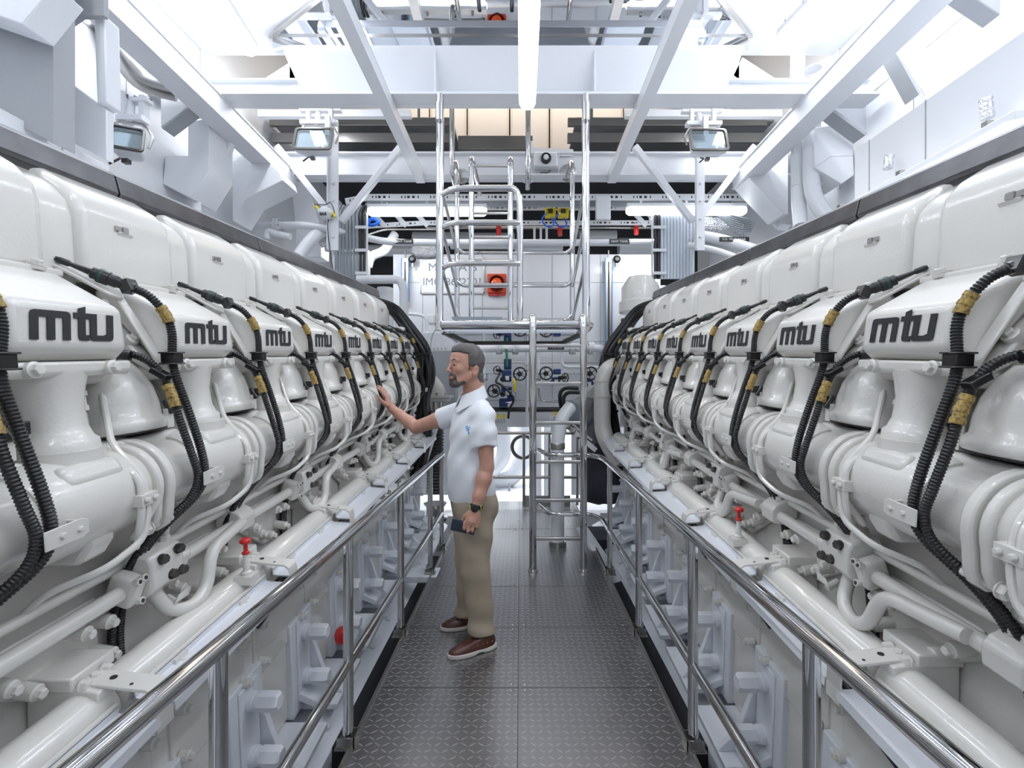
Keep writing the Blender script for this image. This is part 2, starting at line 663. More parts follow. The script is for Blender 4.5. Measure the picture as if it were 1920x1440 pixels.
    W = 2.52 * H * 1.04
    b = MB()
    xf = sx * (1.0425 + xo)
    for poly in logo_mb(sx):
        pts = []
        for (u, v) in poly:
            u = u + .10 * v
            uu = (u - 1.30) * H * 1.04
            # text reads left to right as seen from the aisle; right side: +s is picture-left
            s_ = sp + (uu if sx < 0 else -uu)
            vv = .062 - .035 + v * H
            pts.append(((1.0405 + .005 * (vv - .004) / .108) , s_, vv))
        b.prism(pts, (-.0018, 0, 0))
    E('raised_lettering', fx(b), M_logo, cover, label='black raised three-letter emblem')
    # --- head body below the cover
    b = B()
    b.prism([(1.115, sp - .18, -.045), (1.135, sp - .18, -.085), (1.24, sp - .18, -.10), (1.30, sp - .18, .12)], (0, .36, 0))
    protos.append(E('cylinder_head', fx(b), M_eng, bev=0.014, bseg=3))
    # --- neck pipe and collar
    b = B()
    b.lathe([(.088, 0), (.078, .03), (.068, .07), (.067, .125), (.074, .15), (.083, .16), (.083, .192), (.078, .2)], (1.135, sp + .0, -.062), (-.16, 0, -1), 28)
    protos.append(E('exhaust_neck', fx(b), M_eng, angle=50))
    b = B()
    b.lathe([(.0795, 0), (.0795, .004)], (1.1035, sp, -.2605), (-.16, 0, -1), 28)
    protos.append(E('neck_gasket', fx(b), M_black))
    # --- bell housing
    sb = sp + .245
    b = B()
    b.lathe([(.060, -.01), (.083, .02), (.103, .065), (.112, .11), (.114, .15), (.125, .16), (.125, .185), (.120, .19)], (1.19, sb, -.045), (-.10, 0, -1), 30, sc=(1.0, 1.0))
    protos.append(E('bell_housing', fx(b), M_eng, angle=50))
    b = B()
    b.lathe([(.122, 0), (.122, .004)], (1.171, sb, -.2345), (-.10, 0, -1), 30)
    protos.append(E('bell_gasket', fx(b), M_black))
    b = B()
    b.prism([(1.08, sb - .14, -.24), (1.30, sb - .14, -.24), (1.30, sb - .14, -.30), (1.08, sb - .14, -.30)], (0, .28, 0))
    protos.append(E('bell_foot', fx(b), M_eng, bev=0.015, bseg=3))
    # --- manifold segment
    b = B()
    ax = (0, 1, 0)
    b.lathe([(.104, -.16), (.108, -.15), (.116, -.12), (.116, .08), (.106, .11), (.098, .14), (.098, .32)], (1.085, sp, -.362), ax, 32)
    b.lathe([(.09, 0), (.08, .06), (.078, .09)], (1.09, sp, -.32), (0.0, 0, 1), 24)
    man = E('manifold', fx(b), M_eng, angle=50)
    protos.append(man)
    b = B()
    b.box((1.04, sp - .02, -.30), (.10, .16, .06), Matrix.Rotation(R(30), 3, 'Y'))
    E('boss', fx(b), M_eng, man, bev=.02, bseg=3)
    b = B()
    b.prism([(1.0, sp - .05, -.455), (1.03, sp - .05, -.50), (1.15, sp - .05, -.50), (1.17, sp - .05, -.40), (1.0, sp - .05, -.40)], (0, .08, 0))
    E('web', fx(b), M_eng, man, bev=.012, bseg=2)
    # coupling flange with ears
    b = B()
    sc = sp + .18
    out = []
    for i in range(36):
        a = 2 * pi * i / 36
        rr = .122 + .034 * max(0, cos(2 * (a - R(55)))) ** 3
        out.append((1.085 + rr * cos(a), sc - .014, -.362 + rr * sin(a)))
    b.prism(out, (0, .028, 0))
    cf = E('coupling_flange', fx(b), M_eng, bev=.005)
    protos.append(cf)
    b = B()
    out = [(x, y - .03, v) for x, y, v in out]
    b.prism([(1.085 + (x - 1.085) * .94, y, -.362 + (v + .362) * .94) for x, y, v in out], (0, .024, 0))
    E('coupling_flange', fx(b), M_eng, cf, bev=.006)
    b = B()
    b.lathe([(.099, 0), (.099, .002)], (1.085, sc + .0145, -.362), ax, 30)
    E('joint_ring', fx(b), M_black, cf)
    for a in (R(55), R(235)):
        b = B()
        b.hexb((1.085 + .138 * cos(a), sc - .044, -.362 + .138 * sin(a)), (0, -1, 0), .017, .018)
        b.cyl((1.085 + .138 * cos(a), sc - .044, -.362 + .138 * sin(a)), (1.085 + .138 * cos(a), sc + .04, -.362 + .138 * sin(a)), .010, 10)
        E('bolt', fx(b), M_engs, cf)
    # --- bracket plate under the loom connector
    b = B()
    b.prism([(1.285, sp + .205, .245), (1.285, sp + .262, .245), (1.165, sp + .30, .165), (1.15, sp + .275, .155), (1.16, sp + .245, .165)], (.006, 0, -.008))
    b.prism([(1.165, sp + .268, .160), (1.165, sp + .296, .160), (1.066, sp + .325, -.035), (1.066, sp + .293, -.045)], (.008, 0, -.004))
    protos.append(E('loom_bracket', fx(b), M_eng, bev=.003))
    # --- loom A (injector) over the cover
    A0 = Vector((1.285, sp + .218, .258))
    A1 = Vector((1.135, sp + .285, .188))
    dr = (A1 - A0).normalized()
    b = B()
    Ln = (A1 - A0).length
    b.lathe([(.007, 0), (.009, .01), (.009, .03), (.006, .035), (.008, .06), (.010, .08), (.017, .085), (.017, .098), (.021, .10), (.021, .125), (.018, .128), (.018, .145), (.015, .15), (.015, Ln + .01)], A0, dr, 12)
    b.box(A1 - dr * .005, (.03, .036, .034), Matrix.Rotation(R(25), 3, 'Y'))
    con = E('loom_connector', fx(b), M_blackm, bev=0)
    protos.append(con)
    b = B()
    b.lathe([(.0213, 0), (.0213, .007)], A0 + dr * .104, dr, 14)
    E('seal_ring', fx(b), M_green, con)
    b = B()
    b.lathe([(.007, 0), (.007, .03)], A0 - dr * .03, dr, 10)
    E('ferrule', fx(b), M_chrome2, con)
    ptA = [A1, (1.095, sp + .30, .165), (1.062, sp + .316, .115), (1.048, sp + .32, .06), (1.038, sp + .305, .0), (1.022, sp + .288, -.06),
           (.985, sp + .283, -.17), (.957, sp + .29, -.29), (.955, sp + .298, -.37), (.975, sp + .285, -.43), (1.03, sp + .235, -.50), (1.075, sp + .20, -.57),
           (1.115, sp + .185, -.66), (1.135, sp + .175, -.78), (1.13, sp + .17, -.90), (1.10, sp + .165, -.98)]
    b = B()
    b.rib(ptA, .0125, .0078, sub=6)
    ca = E('corrugated_conduit', fx(b), M_black)
    protos.append(ca)
    b = B()
    q = smooth(ptA, 6)
    b.tube(q[10:15], .0142, 12)
    for i in (10, 12, 14):
        b.tube(q[i:i + 2], .0158, 12)
    E('marker_tape', fx(b), M_yellow, ca)
    b = B()
    b.box((1.035, sp + .298, -.018), (.042, .038, .03))
    b.box((1.035, sp + .298, -.002), (.05, .048, .005))
    b.box((1.035, sp + .298, -.034), (.05, .048, .005))
    E('conduit_clip', fx(b), M_blackm, ca, bev=.003)
    # --- loom B from under the cover
    ptB = [(1.13, sp + .205, .0), (1.085, sp + .235, -.012), (1.045, sp + .252, -.05), (1.01, sp + .252, -.12), (.985, sp + .248, -.20), (.96, sp + .255, -.30), (.955, sp + .268, -.37),
           (.976, sp + .258, -.432), (1.03, sp + .208, -.50), (1.075, sp + .176, -.57), (1.115, sp + .16, -.66), (1.135, sp + .15, -.78), (1.13, sp + .145, -.90), (1.10, sp + .14, -.98)]
    b = B()
    b.rib(ptB, .0115, .0078, sub=6)
    cb = E('corrugated_conduit', fx(b), M_black)
    protos.append(cb)
    b = B()
    q = smooth(ptB, 6)
    b.tube(q[16:21], .0132, 12)
    for i in (16, 18, 20):
        b.tube(q[i:i + 2], .0148, 12)
    E('marker_tape', fx(b), M_yellow, cb)
    b = B()
    b.lathe([(.012, 0), (.019, .012), (.019, .035), (.014, .045), (.014, .07)], (1.155, sp + .192, .0), (-.9, .3, -.15), 12)
    E('loom_plug', fx(b), M_blackm, cb)
    b = B()
    b.box((1.035, sp + .25, -.062), (.05, .03, .018), Matrix.Rotation(R(-30), 3, 'Y'))
    E('conduit_clip', fx(b), M_blackm, cb, bev=.003)
    # --- pipe clamp strap in front of the manifold
    b = B()
    b.prism([(.938, sp + .265, -.395), (.938, sp + .265, -.355), (.936, sp + .345, -.352), (.936, sp + .36, -.36), (.936, sp + .36, -.388), (.936, sp + .345, -.395)], (-.004, 0, 0))
    b.box((.955, sp + .352, -.374), (.04, .006, .03))
    strap = E('clamp_strap', fx(b), M_engs, bev=.0015)
    protos.append(strap)
    for uu in (.30, .338):
        b = B()
        b.hexb((.934, sp + uu, -.374), (-1, 0, 0), .006, .007)
        E('bolt', fx(b), M_engs, strap)
    # --- leak-off fittings and thin pipes
    b = B()
    b.lathe([(.020, 0), (.020, .02)], (1.125, sp + .075, -.085), (-.12, 0, -1), 6)
    b.lathe([(.023, 0), (.023, .012), (.019, .014), (.019, .035), (.022, .037), (.022, .05)], (1.123, sp + .075, -.10), (-.12, 0, -1), 14)
    b.lathe([(.016, 0), (.016, .05), (.012, .055)], (1.117, sp + .075, -.155), (-.12, 0, -1), 6)
    fit = E('pipe_fitting', fx(b), M_engs)
    protos.append(fit)
    b = B()
    b.tube([(1.11, sp + .075, -.20), (1.07, sp + .07, -.25), (.965, sp + .068, -.32), (.955, sp + .055, -.40), (.965, sp + .05, -.47), (1.0, sp + .085, -.51), (1.06, sp + .16, -.53), (1.13, sp + .20, -.60)], .0085, 10, .03)
    E('thin_pipe', fx(b), M_engs, fit)
    b = B()
    b.tube([(1.14, sp + .17, -.10), (1.06, sp + .10, -.24), (.975, sp + .088, -.32), (.957, sp + .078, -.40), (.957, sp + .06, -.475), (.985, sp - .02, -.515), (1.08, sp - .08, -.55), (1.13, sp - .09, -.60)], .0085, 10, .03)
    E('thin_pipe', fx(b), M_engs, fit)
    b = B()
    b.box((.962, sp + .075, -.375), (.03, .055, .03))
    b.hexb((.946, sp + .062, -.375), (-1, 0, 0), .007, .008)
    b.hexb((.946, sp + .09, -.375), (-1, 0, 0), .007, .008)
    E('pipe_clamp', fx(b), M_engs, fit, bev=.003)
    b = B()
    b.box((1.10, sp + .36, -.205), (.012, .028, .06))
    sen = E('sensor', fx(b), M_engs)
    protos.append(sen)
    b = B()
    b.box((1.085, sp + .375, -.165), (.03, .025, .03))
    b.cyl((1.085, sp + .36, -.19), (1.11, sp + .36, -.15), .010, 8)
    E('sensor_plug', fx(b), M_blackm, sen, bev=.003)
    # --- wall bosses and inspection covers, mount brackets
    b = B()
    b.prism([(1.155, sp - .17, -.66), (1.155, sp - .17, -.74), (1.155, sp + .0, -.86), (1.155, sp + .12, -.86), (1.155, sp + .12, -.66)], (-.012, 0, 0))
    ins = E('inspection_cover', fx(b), M_eng, bev=.006)
    protos.append(ins)
    for (uu, vv) in ((-.15, -.715), (-.10, -.76), (-.02, -.80), (.10, -.80), (.10, -.71), (.03, -.70)):
        b = B()
        b.lathe([(.019, 0), (.019, .055), (.016, .058)], (1.145, sp + uu, vv), (-1, 0, -.15), 14)
        b.hexb((1.088, sp + uu, vv - .009), (-1, 0, -.15), .012, .014)
        E('stud', fx(b), M_engs, ins)
    # lower door
    b = B()
    b.box((1.107, sp + .02, -1.24), (.016, .40, .26))
    door = E('crankcase_door', fx(b), M_eng, bev=.006)
    protos.append(door)
    for (uu, vv) in ((-.15, -1.14), (.19, -1.14), (-.15, -1.30), (.19, -1.30)):
        b = B()
        b.lathe([(.018, 0), (.018, .03), (.016, .032)], (1.095, sp + uu, vv), (-1, 0, 0), 14)
        b.hexb((1.064, sp + uu, vv), (-1, 0, 0), .012, .014)
        E('stud', fx(b), M_eng, door)
    rep(protos, ks)
    # --- mount brackets
    sm = {-1: 2.27, 1: 2.38}[sx]
    b = B()
    X0 = 1.085
    b.prism([(X0, sm - .045, -1.31), (X0, sm - .045, -1.70), (X0 - .10, sm - .045, -1.74), (X0 - .10, sm - .045, -1.70), (X0 - .012, sm - .045, -1.66), (X0 - .012, sm - .045, -1.31)], (0, .13, 0))
    b.box((X0 + .035, sm + .02, -1.525), (.075, .23, .47))
    mnt = E('mount_bracket', fx(b), M_mount, bev=.006)
    b = B()
    b.prism([(X0, sm + .09, -1.42), (X0 - .03, sm + .09, -1.50), (X0 - .08, sm + .09, -1.66), (X0 - .17, sm + .09, -1.755), (X0, sm + .09, -1.755)], (0, .03, 0))
    E('gusset', fx(b), M_mount, mnt, bev=.003)
    b = B()
    b.box((X0 - .06, sm + .19, -1.77), (.22, .36, .03))
    E('foot_plate', fx(b), M_mount, mnt, bev=.004)
    for vv in (-1.385, -1.615):
        b = B()
        b.lathe([(.038, 0), (.038, .03), (.035, .032), (.035, .05)], (X0 - .003, sm + .02, vv), (-1, 0, 0), 18)
        b.lathe([(.038, 0), (.038, .07), (.030, .08)], (X0 - .052, sm + .02, vv), (-1, 0, 0), 6)
        E('mount_bolt', fx(b), M_mount, mnt)
    for k in range(-3, 6):
        if k:
            dup(mnt, root, (0, PITCH * k, 0))
    # --- drip gutter sections of brushed steel
    s_j = {-1: 900 * 1.41 / 740, 1: 900 * 1.37 / 625}[sx]
    g0 = None
    for k in range(-2, 5):
        a0, a1 = s_j + .905 * (k - 1) + .004, s_j + .905 * k - .004
        if a0 > y1:
            continue
        a1 = min(a1, y1 + .05)
        b = B()
        b.prism([(1.400, a0, .535), (1.392, a0, .548), (1.405, a0, .610), (1.43, a0, .628), (1.56, a0, .645), (1.56, a0, .635), (1.44, a0, .60), (1.43, a0, .535)], (0, a1 - a0, 0))
        E('drip_gutter', fx(b), M_gutter, bev=.002)
    b = B()
    b.box((1.42, (y0 + y1) / 2, .525), (.04, y1 - y0 - .1, .02))
    E('gutter_gap_strip', fx(b), M_black)  # black strip stands in for the dark openings under the gutter
    b = B()
    b.prism([(1.50, y0, .64), (1.62, y0, .70), (2.1, y0, .70), (2.1, y0, .45), (1.50, y0, .50)], (0, y1 - y0, 0))
    E('top_cover', fx(b), M_panel)
    # --- rail pipes
    b = B()
    b.tube([(1.085, y0, -.655), (1.085, y1 - .1, -.655)], .0215, 16)
    E('fuel_rail_pipe', fx(b), M_engs)
    b = B()
    b.tube([(1.12, y0, -.60), (1.12, y1 - .1, -.60)], .014, 14)
    E('return_pipe', fx(b), M_engs)
    # --- injection blocks every second cylinder
    pb = []
    s_ = sp + (.235 if sx < 0 else .20)
    b = B()
    b.prism([(1.03, s_ - .065, -.60), (1.04, s_ - .065, -.575), (1.12, s_ - .065, -.555), (1.15, s_ - .065, -.60), (1.15, s_ - .065, -.68), (1.06, s_ - .065, -.70), (1.03, s_ - .065, -.67)], (0, .13, 0))
    blk = E('injection_block', fx(b), M_engs, bev=.008)
    for uu in (-.09, .09):
        b = B()
        b.box((1.085, s_ + uu, -.65), (.075, .05, .085), Matrix.Rotation(R(-20), 3, 'Y'))
        E('pipe_clamp', fx(b), M_engs, blk, bev=.012, bseg=3)
    for (uu, vv) in ((-.025, -.595), (.04, -.59), (.01, -.655), (.05, -.66)):
        b = B()
        b.hexb((1.032, s_ + uu, vv), (-1, 0, .1), .0135, .018)
        E('hex_plug', fx(b), M_dark, blk, label='dark unpainted hex plug')
    for (uu, vv) in ((-.105, -.625), (-.085, -.622), (-.10, -.68)):
        b = B()
        b.lathe([(.010, 0), (.010, .014)], (1.045, s_ + uu, vv), (-1, 0, .2), 14)
        E('socket_screw', fx(b), M_engs, blk)
        b = B()
        b.lathe([(.006, 0), (.006, .0015)], (1.031, s_ + uu, vv + .0025), (-1, 0, .2), 6)
        E('screw_socket', fx(b), M_dark, blk)
    for (uu, xx) in ((-.03, 1.075), (.045, 1.075), (.0, 1.12)):
        b = B()
        b.lathe([(.015, 0), (.015, .02), (.012, .022)], (xx, s_ + uu, -.572), (-.15, 0, 1), 6)
        b.lathe([(.010, 0), (.010, .05)], (xx - .003, s_ + uu, -.56), (-.15, 0, 1), 12)
        E('union_nut', fx(b), M_engs, blk)
    b = B()
    b.tube([(1.07, s_ - .03, -.52), (1.06, s_ - .03, -.50), (1.03, s_ - .13, -.495), (.995, s_ - .135, -.46), (.975, s_ - .10, -.40)], .0085, 10, .03)
    E('thin_pipe', fx(b), M_engs, blk)
    b = B()
    q_ = 1 if sx < 0 else -1
    b.tube([(1.085, s_ + .0, -.70), (1.05, s_ + q_ * .02, -.78), (1.03, s_ + q_ * .10, -.80), (1.03, s_ + q_ * .16, -.77), (1.035, s_ + q_ * .20, -.66), (1.06, s_ + q_ * .42, -.645)], .020, 14, .05)
    E('bend_pipe', fx(b), M_engs, blk)
    b = B()
    b.tube([(1.06, s_ + .07, -.78), (1.10, s_ + .075, -.76)], .012, 10)
    b.prism([(1.035, s_ + .02, -.75), (1.03, s_ + .03, -.73), (1.045, s_ + .10, -.735), (1.05, s_ + .10, -.765)], (-.004, 0, 0))
    E('clamp_strap', fx(b), M_engs, blk, bev=.001)
    for k in (-2, 2, 4, 6):
        dup(blk, root, (0, PITCH * k, 0))
    # --- pipe saddle blocks between injection blocks
    b = B()
    b.prism([(1.045, s_ + .40, -.63), (1.06, s_ + .40, -.61), (1.13, s_ + .40, -.575), (1.15, s_ + .40, -.60), (1.15, s_ + .40, -.66), (1.09, s_ + .40, -.69), (1.05, s_ + .40, -.68)], (0, .09, 0))
    sdl = E('pipe_saddle', fx(b), M_engs, bev=.006)
    b = B()
    b.hexb((1.09, s_ + .43, -.595), (-.3, 0, 1), .013, .014)
    b.hexb((1.09, s_ + .465, -.595), (-.3, 0, 1), .013, .014)
    E('bolt', fx(b), M_engs, sdl)
    for k in (-2, 2, 4):
        dup(sdl, root, (0, PITCH * k, 0))
    # --- coolant pipe in lengths, cradles, tray
    sb_ = {-1: [.50, 1.11, 1.78, 2.42, 3.05, 3.68, 4.31], 1: [.56, 1.20, 1.78, 2.36, 2.96, 3.56, 4.16]}[sx]
    for i, a0 in enumerate(sb_):
        a1 = sb_[i + 1] if i + 1 < len(sb_) else a0 + .6
        b = B()
        b.lathe([(.035, .02), (.052, .026), (.058, .04), (.058, a1 - a0 - .02), (.058, a1 - a0)], (1.03, a0, -.858), (0, 1, 0), 26)
        E('coolant_pipe', fx(b), M_engs, angle=50)
        # cradle
        b = B()
        b.prism([(.985, a0 - .045, -.795), (1.15, a0 - .045, -.765), (1.16, a0 - .045, -.92), (.985, a0 - .045, -.93)], (0, .05, 0))
        cr = E('pipe_cradle', fx(b), M_engs, bev=.004)
        b = B()
        b.box((1.10, a0 + .01, -.775), (.12, .12, .035))
        E('mounting_block', fx(b), M_engs, cr, bev=.005)
        for uu in (-.03, .03):
            b = B()
            b.hexb((1.035, a0 + uu, -.788), (-1, 0, 0), .014, .02)
            E('bolt', fx(b), M_engs, cr)
        # U strap
        b = B()
        b.prism([(1.09, a0 - .03, -.782), (.887, a0 - .03, -.806), (.873, a0 - .03, -.818), (.868, a0 - .03, -.835), (.867, a0 - .03, -.91), (.862, a0 - .03, -.91), (.862, a0 - .03, -.83), (.868, a0 - .03, -.810), (.885, a0 - .03, -.798), (1.09, a0 - .03, -.775)], (0, .055, 0))
        stp = E('tray_strap', fx(b), M_engs, bev=.0015)
        for xx in (1.07, 1.03):
            b = B()
            b.hexb((xx, a0, -.777 - (1.09 - xx) * .14), (-.14, 0, 1), .010, .010)
            E('bolt', fx(b), M_engs, stp)
        b = B()
        b.lathe([(.008, 0), (.008, .001)], (.985, a0, -.7866), (-.12, 0, 1), 14)
        b.lathe([(.004, 0), (.004, .001)], (.93, a0 - .015, -.793), (-.12, 0, 1), 8)
        E('strap_hole', fx(b), M_void, stp)
        # tray length
        if a1 - a0 > .3:
            b = B()
            t0, t1 = a0 + .03, a1 - .02
            b.prism([(.960, t0, -.850), (.960, t0, -.862), (.945, t0, -.866), (.862, t0, -.870), (.860, t0, -.895), (.864, t0, -.895), (.866, t0, -.875), (.946, t0, -.871), (.964, t0, -.866), (.964, t0, -.850)], (0, t1 - t0, 0))
            tray = E('cable_tray', fx(b), M_mount, bev=0)
            b = B()
            b.tube([(.966, t0, -.842), (.966, t1, -.842)], .006, 8)
            E('edge_rod', fx(b), M_engs, tray)
            for q in (.25, .75):
                b = B()
                b.box((.956, t0 + (t1 - t0) * q, -.858), (.008, .05, .016))
                b.hexb((.952, t0 + (t1 - t0) * q, -.866), (-1, 0, 0), .006, .006)
                E('tray_clip', fx(b), M_engs, tray)
        # gap cables
        b = B()
        for q in range(4):
            xx = .905 + .02 * q
            b.tube([(xx + .03, a0 - .14, -.98), (xx - .02, a0 - .05, -.895), (xx - .02, a0 + .04, -.885), (xx + .01, a0 + .2, -.93)], .007, 8, .03)
        E('cable_tail', fx(b), M_blackm, cr)
    # red hand pump knob
    if True:
        s_r = {-1: 1.66, 1: 2.0}[sx]
        xr = .975
        b = B()
        b.lathe([(.018, 0), (.018, .02), (.011, .025), (.012, .05), (.009, .055), (.009, .085)], (xr, s_r, -.80), (0, 0, 1), 14)
        b.box((xr, s_r, -.805), (.06, .05, .03))
        vv = E('sampling_valve', fx(b), M_engs)
        b = B()
        b.lathe([(.013, 0), (.013, .006), (.007, .010), (.007, .034), (.014, .038), (.019, .042), (.019, .050), (.012, .056)], (xr, s_r, -.715), (0, 0, 1), 18)
        E('knob', fx(b), M_red, vv, label='red knob')
    # --- bundle of black cables at the far end
    ye = y1 + .05
    for q in range(14):
        rr = .018 + .005 * (q % 3)
        dx = .034 * (q % 4)
        dy = .036 * (q // 4)
        b = B()
        w = .02 * sin(q * 2.1)
        b.tube(smooth([(1.40 - dx * .3, ye - .35 + dy, .46 + dx * .3), (1.30 - dx * .6, ye - .02 + dy, .40 + dx * .4), (1.16 - dx, ye + .06 + dy, .20 + w), (1.04 - dx, ye + .08 + dy, .0 + w),
                       (1.02 - dx + w, ye + .06 + dy, -.25), (1.03 - dx * .7, ye + .05 + dy, -.50), (1.05 - dx + w, ye + .03 + dy, -.75), (1.12 - dx * 1.3, ye + .0 + dy, -1.12 + w), (1.2 - dx * 1.2, ye + dy, -1.3)], 5), rr, 8)
        E('heavy_cable', fx(b), M_blackm)
    b = B()
    for vv in (-.02, -.35, -.62, -.85):
        b = B()
        b.box((.99, ye + .09, vv), (.17, .11, .022))
        E('cable_tie', fx(b), M_black)
    # end housing behind the last cylinder
    b = B()
    b.lathe([(.16, 0), (.17, .03), (.17, .30), (.15, .36)], (1.35, y1 + .02, -.15), (0, 1, 0), 28)
    b.box((1.5, y1 + .2, -.35), (.7, .4, 1.2))
    E('end_housing', fx(b), M_engs, bev=.02)
    # rating plate leaning on the right-hand crankcase wall
    if sx > 0:
        Xp, Sp, Vp = 1.196, .99, -.535
        ey, ev = Vector((0, -1, 0)), Vector((.42, 0, .90)).normalized()
        b = B()
        c = Vector((Xp, Sp, Vp))
        b.prism([c - ey * .11 - ev * .035, c + ey * .11 - ev * .035, c + ey * .11 + ev * .035, c - ey * .11 + ev * .035], (-.004, 0, .002))
        pl = E('rating_plate', fx(b), M_grey)
        tm = text_mesh('plate_text', 'mtu', .034, Vector((Xp + xo - .0065, Sp, Vp - .012)) - base + ey * .07, ey, ev, M_tblk, ext=.0006, sx=1.3)
        lnk('plate_text', tm, None, root)
        b = B()
        for q in range(3):
            b.box(c + ev * (.022 - .011 * q) + Vector((-.004, .04, .001)), (.001, .12, .003))
        E('plate_lines', fx(b), M_tblk)
    return root


EL = build_engine(-1)
ER = build_engine(1)
# data plate on the right engine behind the manifold

# ---------------------------------------------------------------- room shell
def seam_panels(mb, mbs, x, s_, ylist, zlist, t=.004):
    for yy in ylist:
        mbs.box((x - s_ * t / 2, yy, (zlist[0] + zlist[-1]) / 2), (t, .006, zlist[-1] - zlist[0]))
    for zz in zlist[1:-1]:
        mbs.box((x - s_ * t / 2, (ylist[0] + ylist[-1]) / 2, zz), (t, ylist[-1] - ylist[0], .006))


tn = [5]


def trim(mb, m, bev=0, name=None):
    tn[0] += 1
    return struct(name or 'trim_%d' % tn[0], mb, m, bev)


for s_, nm in ((-1, 'left'), (1, 'right')):
    b = MB()
    b.box((s_ * 3.25, 3.0, 2.6), (.1, 10.2, 8.0))
    struct('wall_' + nm, b, M_panel)
    b = MB()
    X = 2.62 if s_ > 0 else 2.48
    Zl = 3.38 if s_ > 0 else 2.86
    b.prism([(s_ * X, -1.6, Zl), (s_ * X, -1.6, 2.9 if s_ > 0 else 2.45), (s_ * (X - .35), -1.6, 2.2), (s_ * 3.2, -1.6, 2.2), (s_ * 3.2, -1.6, Zl + .12)], (0, 5.36 if s_ > 0 else 4.5, 0))
    trim(b, M_panel, .004)
    b = MB()
    for yy in ((1.5, 2.45, 3.1, 3.6) if s_ > 0 else (1.5, 2.2, 2.6)):
        b.box((s_ * (X - .001), yy, (Zl + (2.9 if s_ > 0 else 2.45)) / 2), (.004, .008, Zl - (2.9 if s_ > 0 else 2.45)))
    seam_panels(None, b, s_ * 3.2, s_, [1.2, 2.1, 3.0, 3.9, 4.8], [3.5, 4.2, 4.9, 5.2])
    trim(b, M_grey)
b = MB()
b.box((0, 7.56, 5.95), (6.6, .06, 2.2))
struct('wall_deck_back', b, M_panel)
b = MB()
b.box((0, 10.6, .6), (6.6, .1, 4.6))
struct('wall_back', b, M_sign)
b = MB()
b.box((0, -2.05, 2.6), (6.6, .1, 8.0))
struct('wall_behind', b, M_panel)
b = MB()
b.box((0, 1.4, 4.96), (6.6, 7.0, .1))
struct('ceiling', b, M_panel)
b = MB()
b.box((0, 6.0, 6.75), (6.6, 5.2, .1))
struct('ceiling_deck', b, M_panel)
# near-black backdrop, its colour standing in for shade in the recess under the upper deck
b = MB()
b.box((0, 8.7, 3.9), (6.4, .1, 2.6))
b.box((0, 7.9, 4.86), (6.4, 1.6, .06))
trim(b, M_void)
# bright floor of the next compartment
b = MB()
b.box((0, 8.6, -.28), (5.0, 4.0, .06))
struct('floor_next_room', b, M_panel)

# insulated bulkhead behind the ladder
b = MB()
b.box((0.1, 7.03, 2.20), (3.9, .06, 2.52))
b.box((-1.35, 7.03, .45), (1.0, .06, 1.0))
b.box((1.4, 7.03, .45), (1.3, .06, 1.0))
struct('wall_bulkhead', b, M_panel, .003)
b = MB()
for xx in (-1.42, 0.47, 1.17, -.55):
    b.box((xx, 6.998, 2.4), (.007, .006, 2.1))
for zz in (3.05, 2.19, 1.72, 1.33):
    b.box((.1, 6.998, zz), (3.9, .006, .007))
trim(b, M_grey)

# polished steel soffit over the crossbeam
b = MB()
b.prism([(-1.75, 4.12, 4.88), (-2.36, 4.58, 4.88), (2.18, 4.58, 4.88), (1.72, 4.12, 4.88)], (0, 0, .02))
trim(b, M_mirror)
b = MB()
b.box((-.09, 4.585, 4.81), (4.54, .012, .15))
trim(b, M_mirror)
b = MB()
b.beam((-1.7, 4.10, 4.86), (-2.38, 4.57, 4.86), .03, .03)
b.beam((1.7, 4.10, 4.86), (2.2, 4.57, 4.86), .03, .03)
b.beam((-2.38, 4.575, 4.876), (2.2, 4.575, 4.876), .012, .012)
trim(b, M_chrome2)

# first crossbeam (T section with gussets)
b = MB()
b.box((-.05, 4.28, 4.25), (4.0, .02, .42))
b.box((-.05, 4.285, 4.145), (6.3, .02, .19))
b.box((-.05, 4.285, 4.24), (6.3, .12, .014))
b.box((-.05, 4.23, 4.055), (6.3, .22, .022))
b.prism([(-2.04, 4.12, 4.46), (1.92, 4.12, 4.46), (1.76, 4.27, 4.11), (-1.88, 4.27, 4.11)], (0, .012, 0))
b.prism([(-2.04, 4.12, 4.46), (-1.88, 4.27, 4.11), (-1.92, 4.28, 4.11), (-2.08, 4.28, 4.46)], (-.006, 0, 0))
b.prism([(1.92, 4.12, 4.46), (1.76, 4.27, 4.11), (1.80, 4.28, 4.11), (1.96, 4.28, 4.46)], (.006, 0, 0))
trim(b, M_hull, .004)
for xx in (-.74, .64):
    b = MB()
    b.prism([(xx, 4.13, 4.45), (xx, 4.13, 4.07), (xx, 4.27, 4.07), (xx, 4.27, 4.13)], (.014, 0, 0))
    trim(b, M_hull)
# knee plates left and right of the first crossbeam
for s_ in (-1, 1):
    b = MB()
    b.prism([(s_ * 1.98, 4.27, 4.46), (s_ * 2.32, 4.27, 4.24), (s_ * 1.98, 4.27, 4.24), (s_ * 1.9, 4.27, 4.3)], (0, .02, 0))
    trim(b, M_hull)
# second crossbeam
b = MB()
b.box((0, 5.72, 4.14), (6.3, .02, .32))
b.box((0, 5.68, 4.0), (6.3, .2, .02))
b.box((0, 5.70, 4.29), (6.3, .10, .02))
trim(b, M_hull, .003)
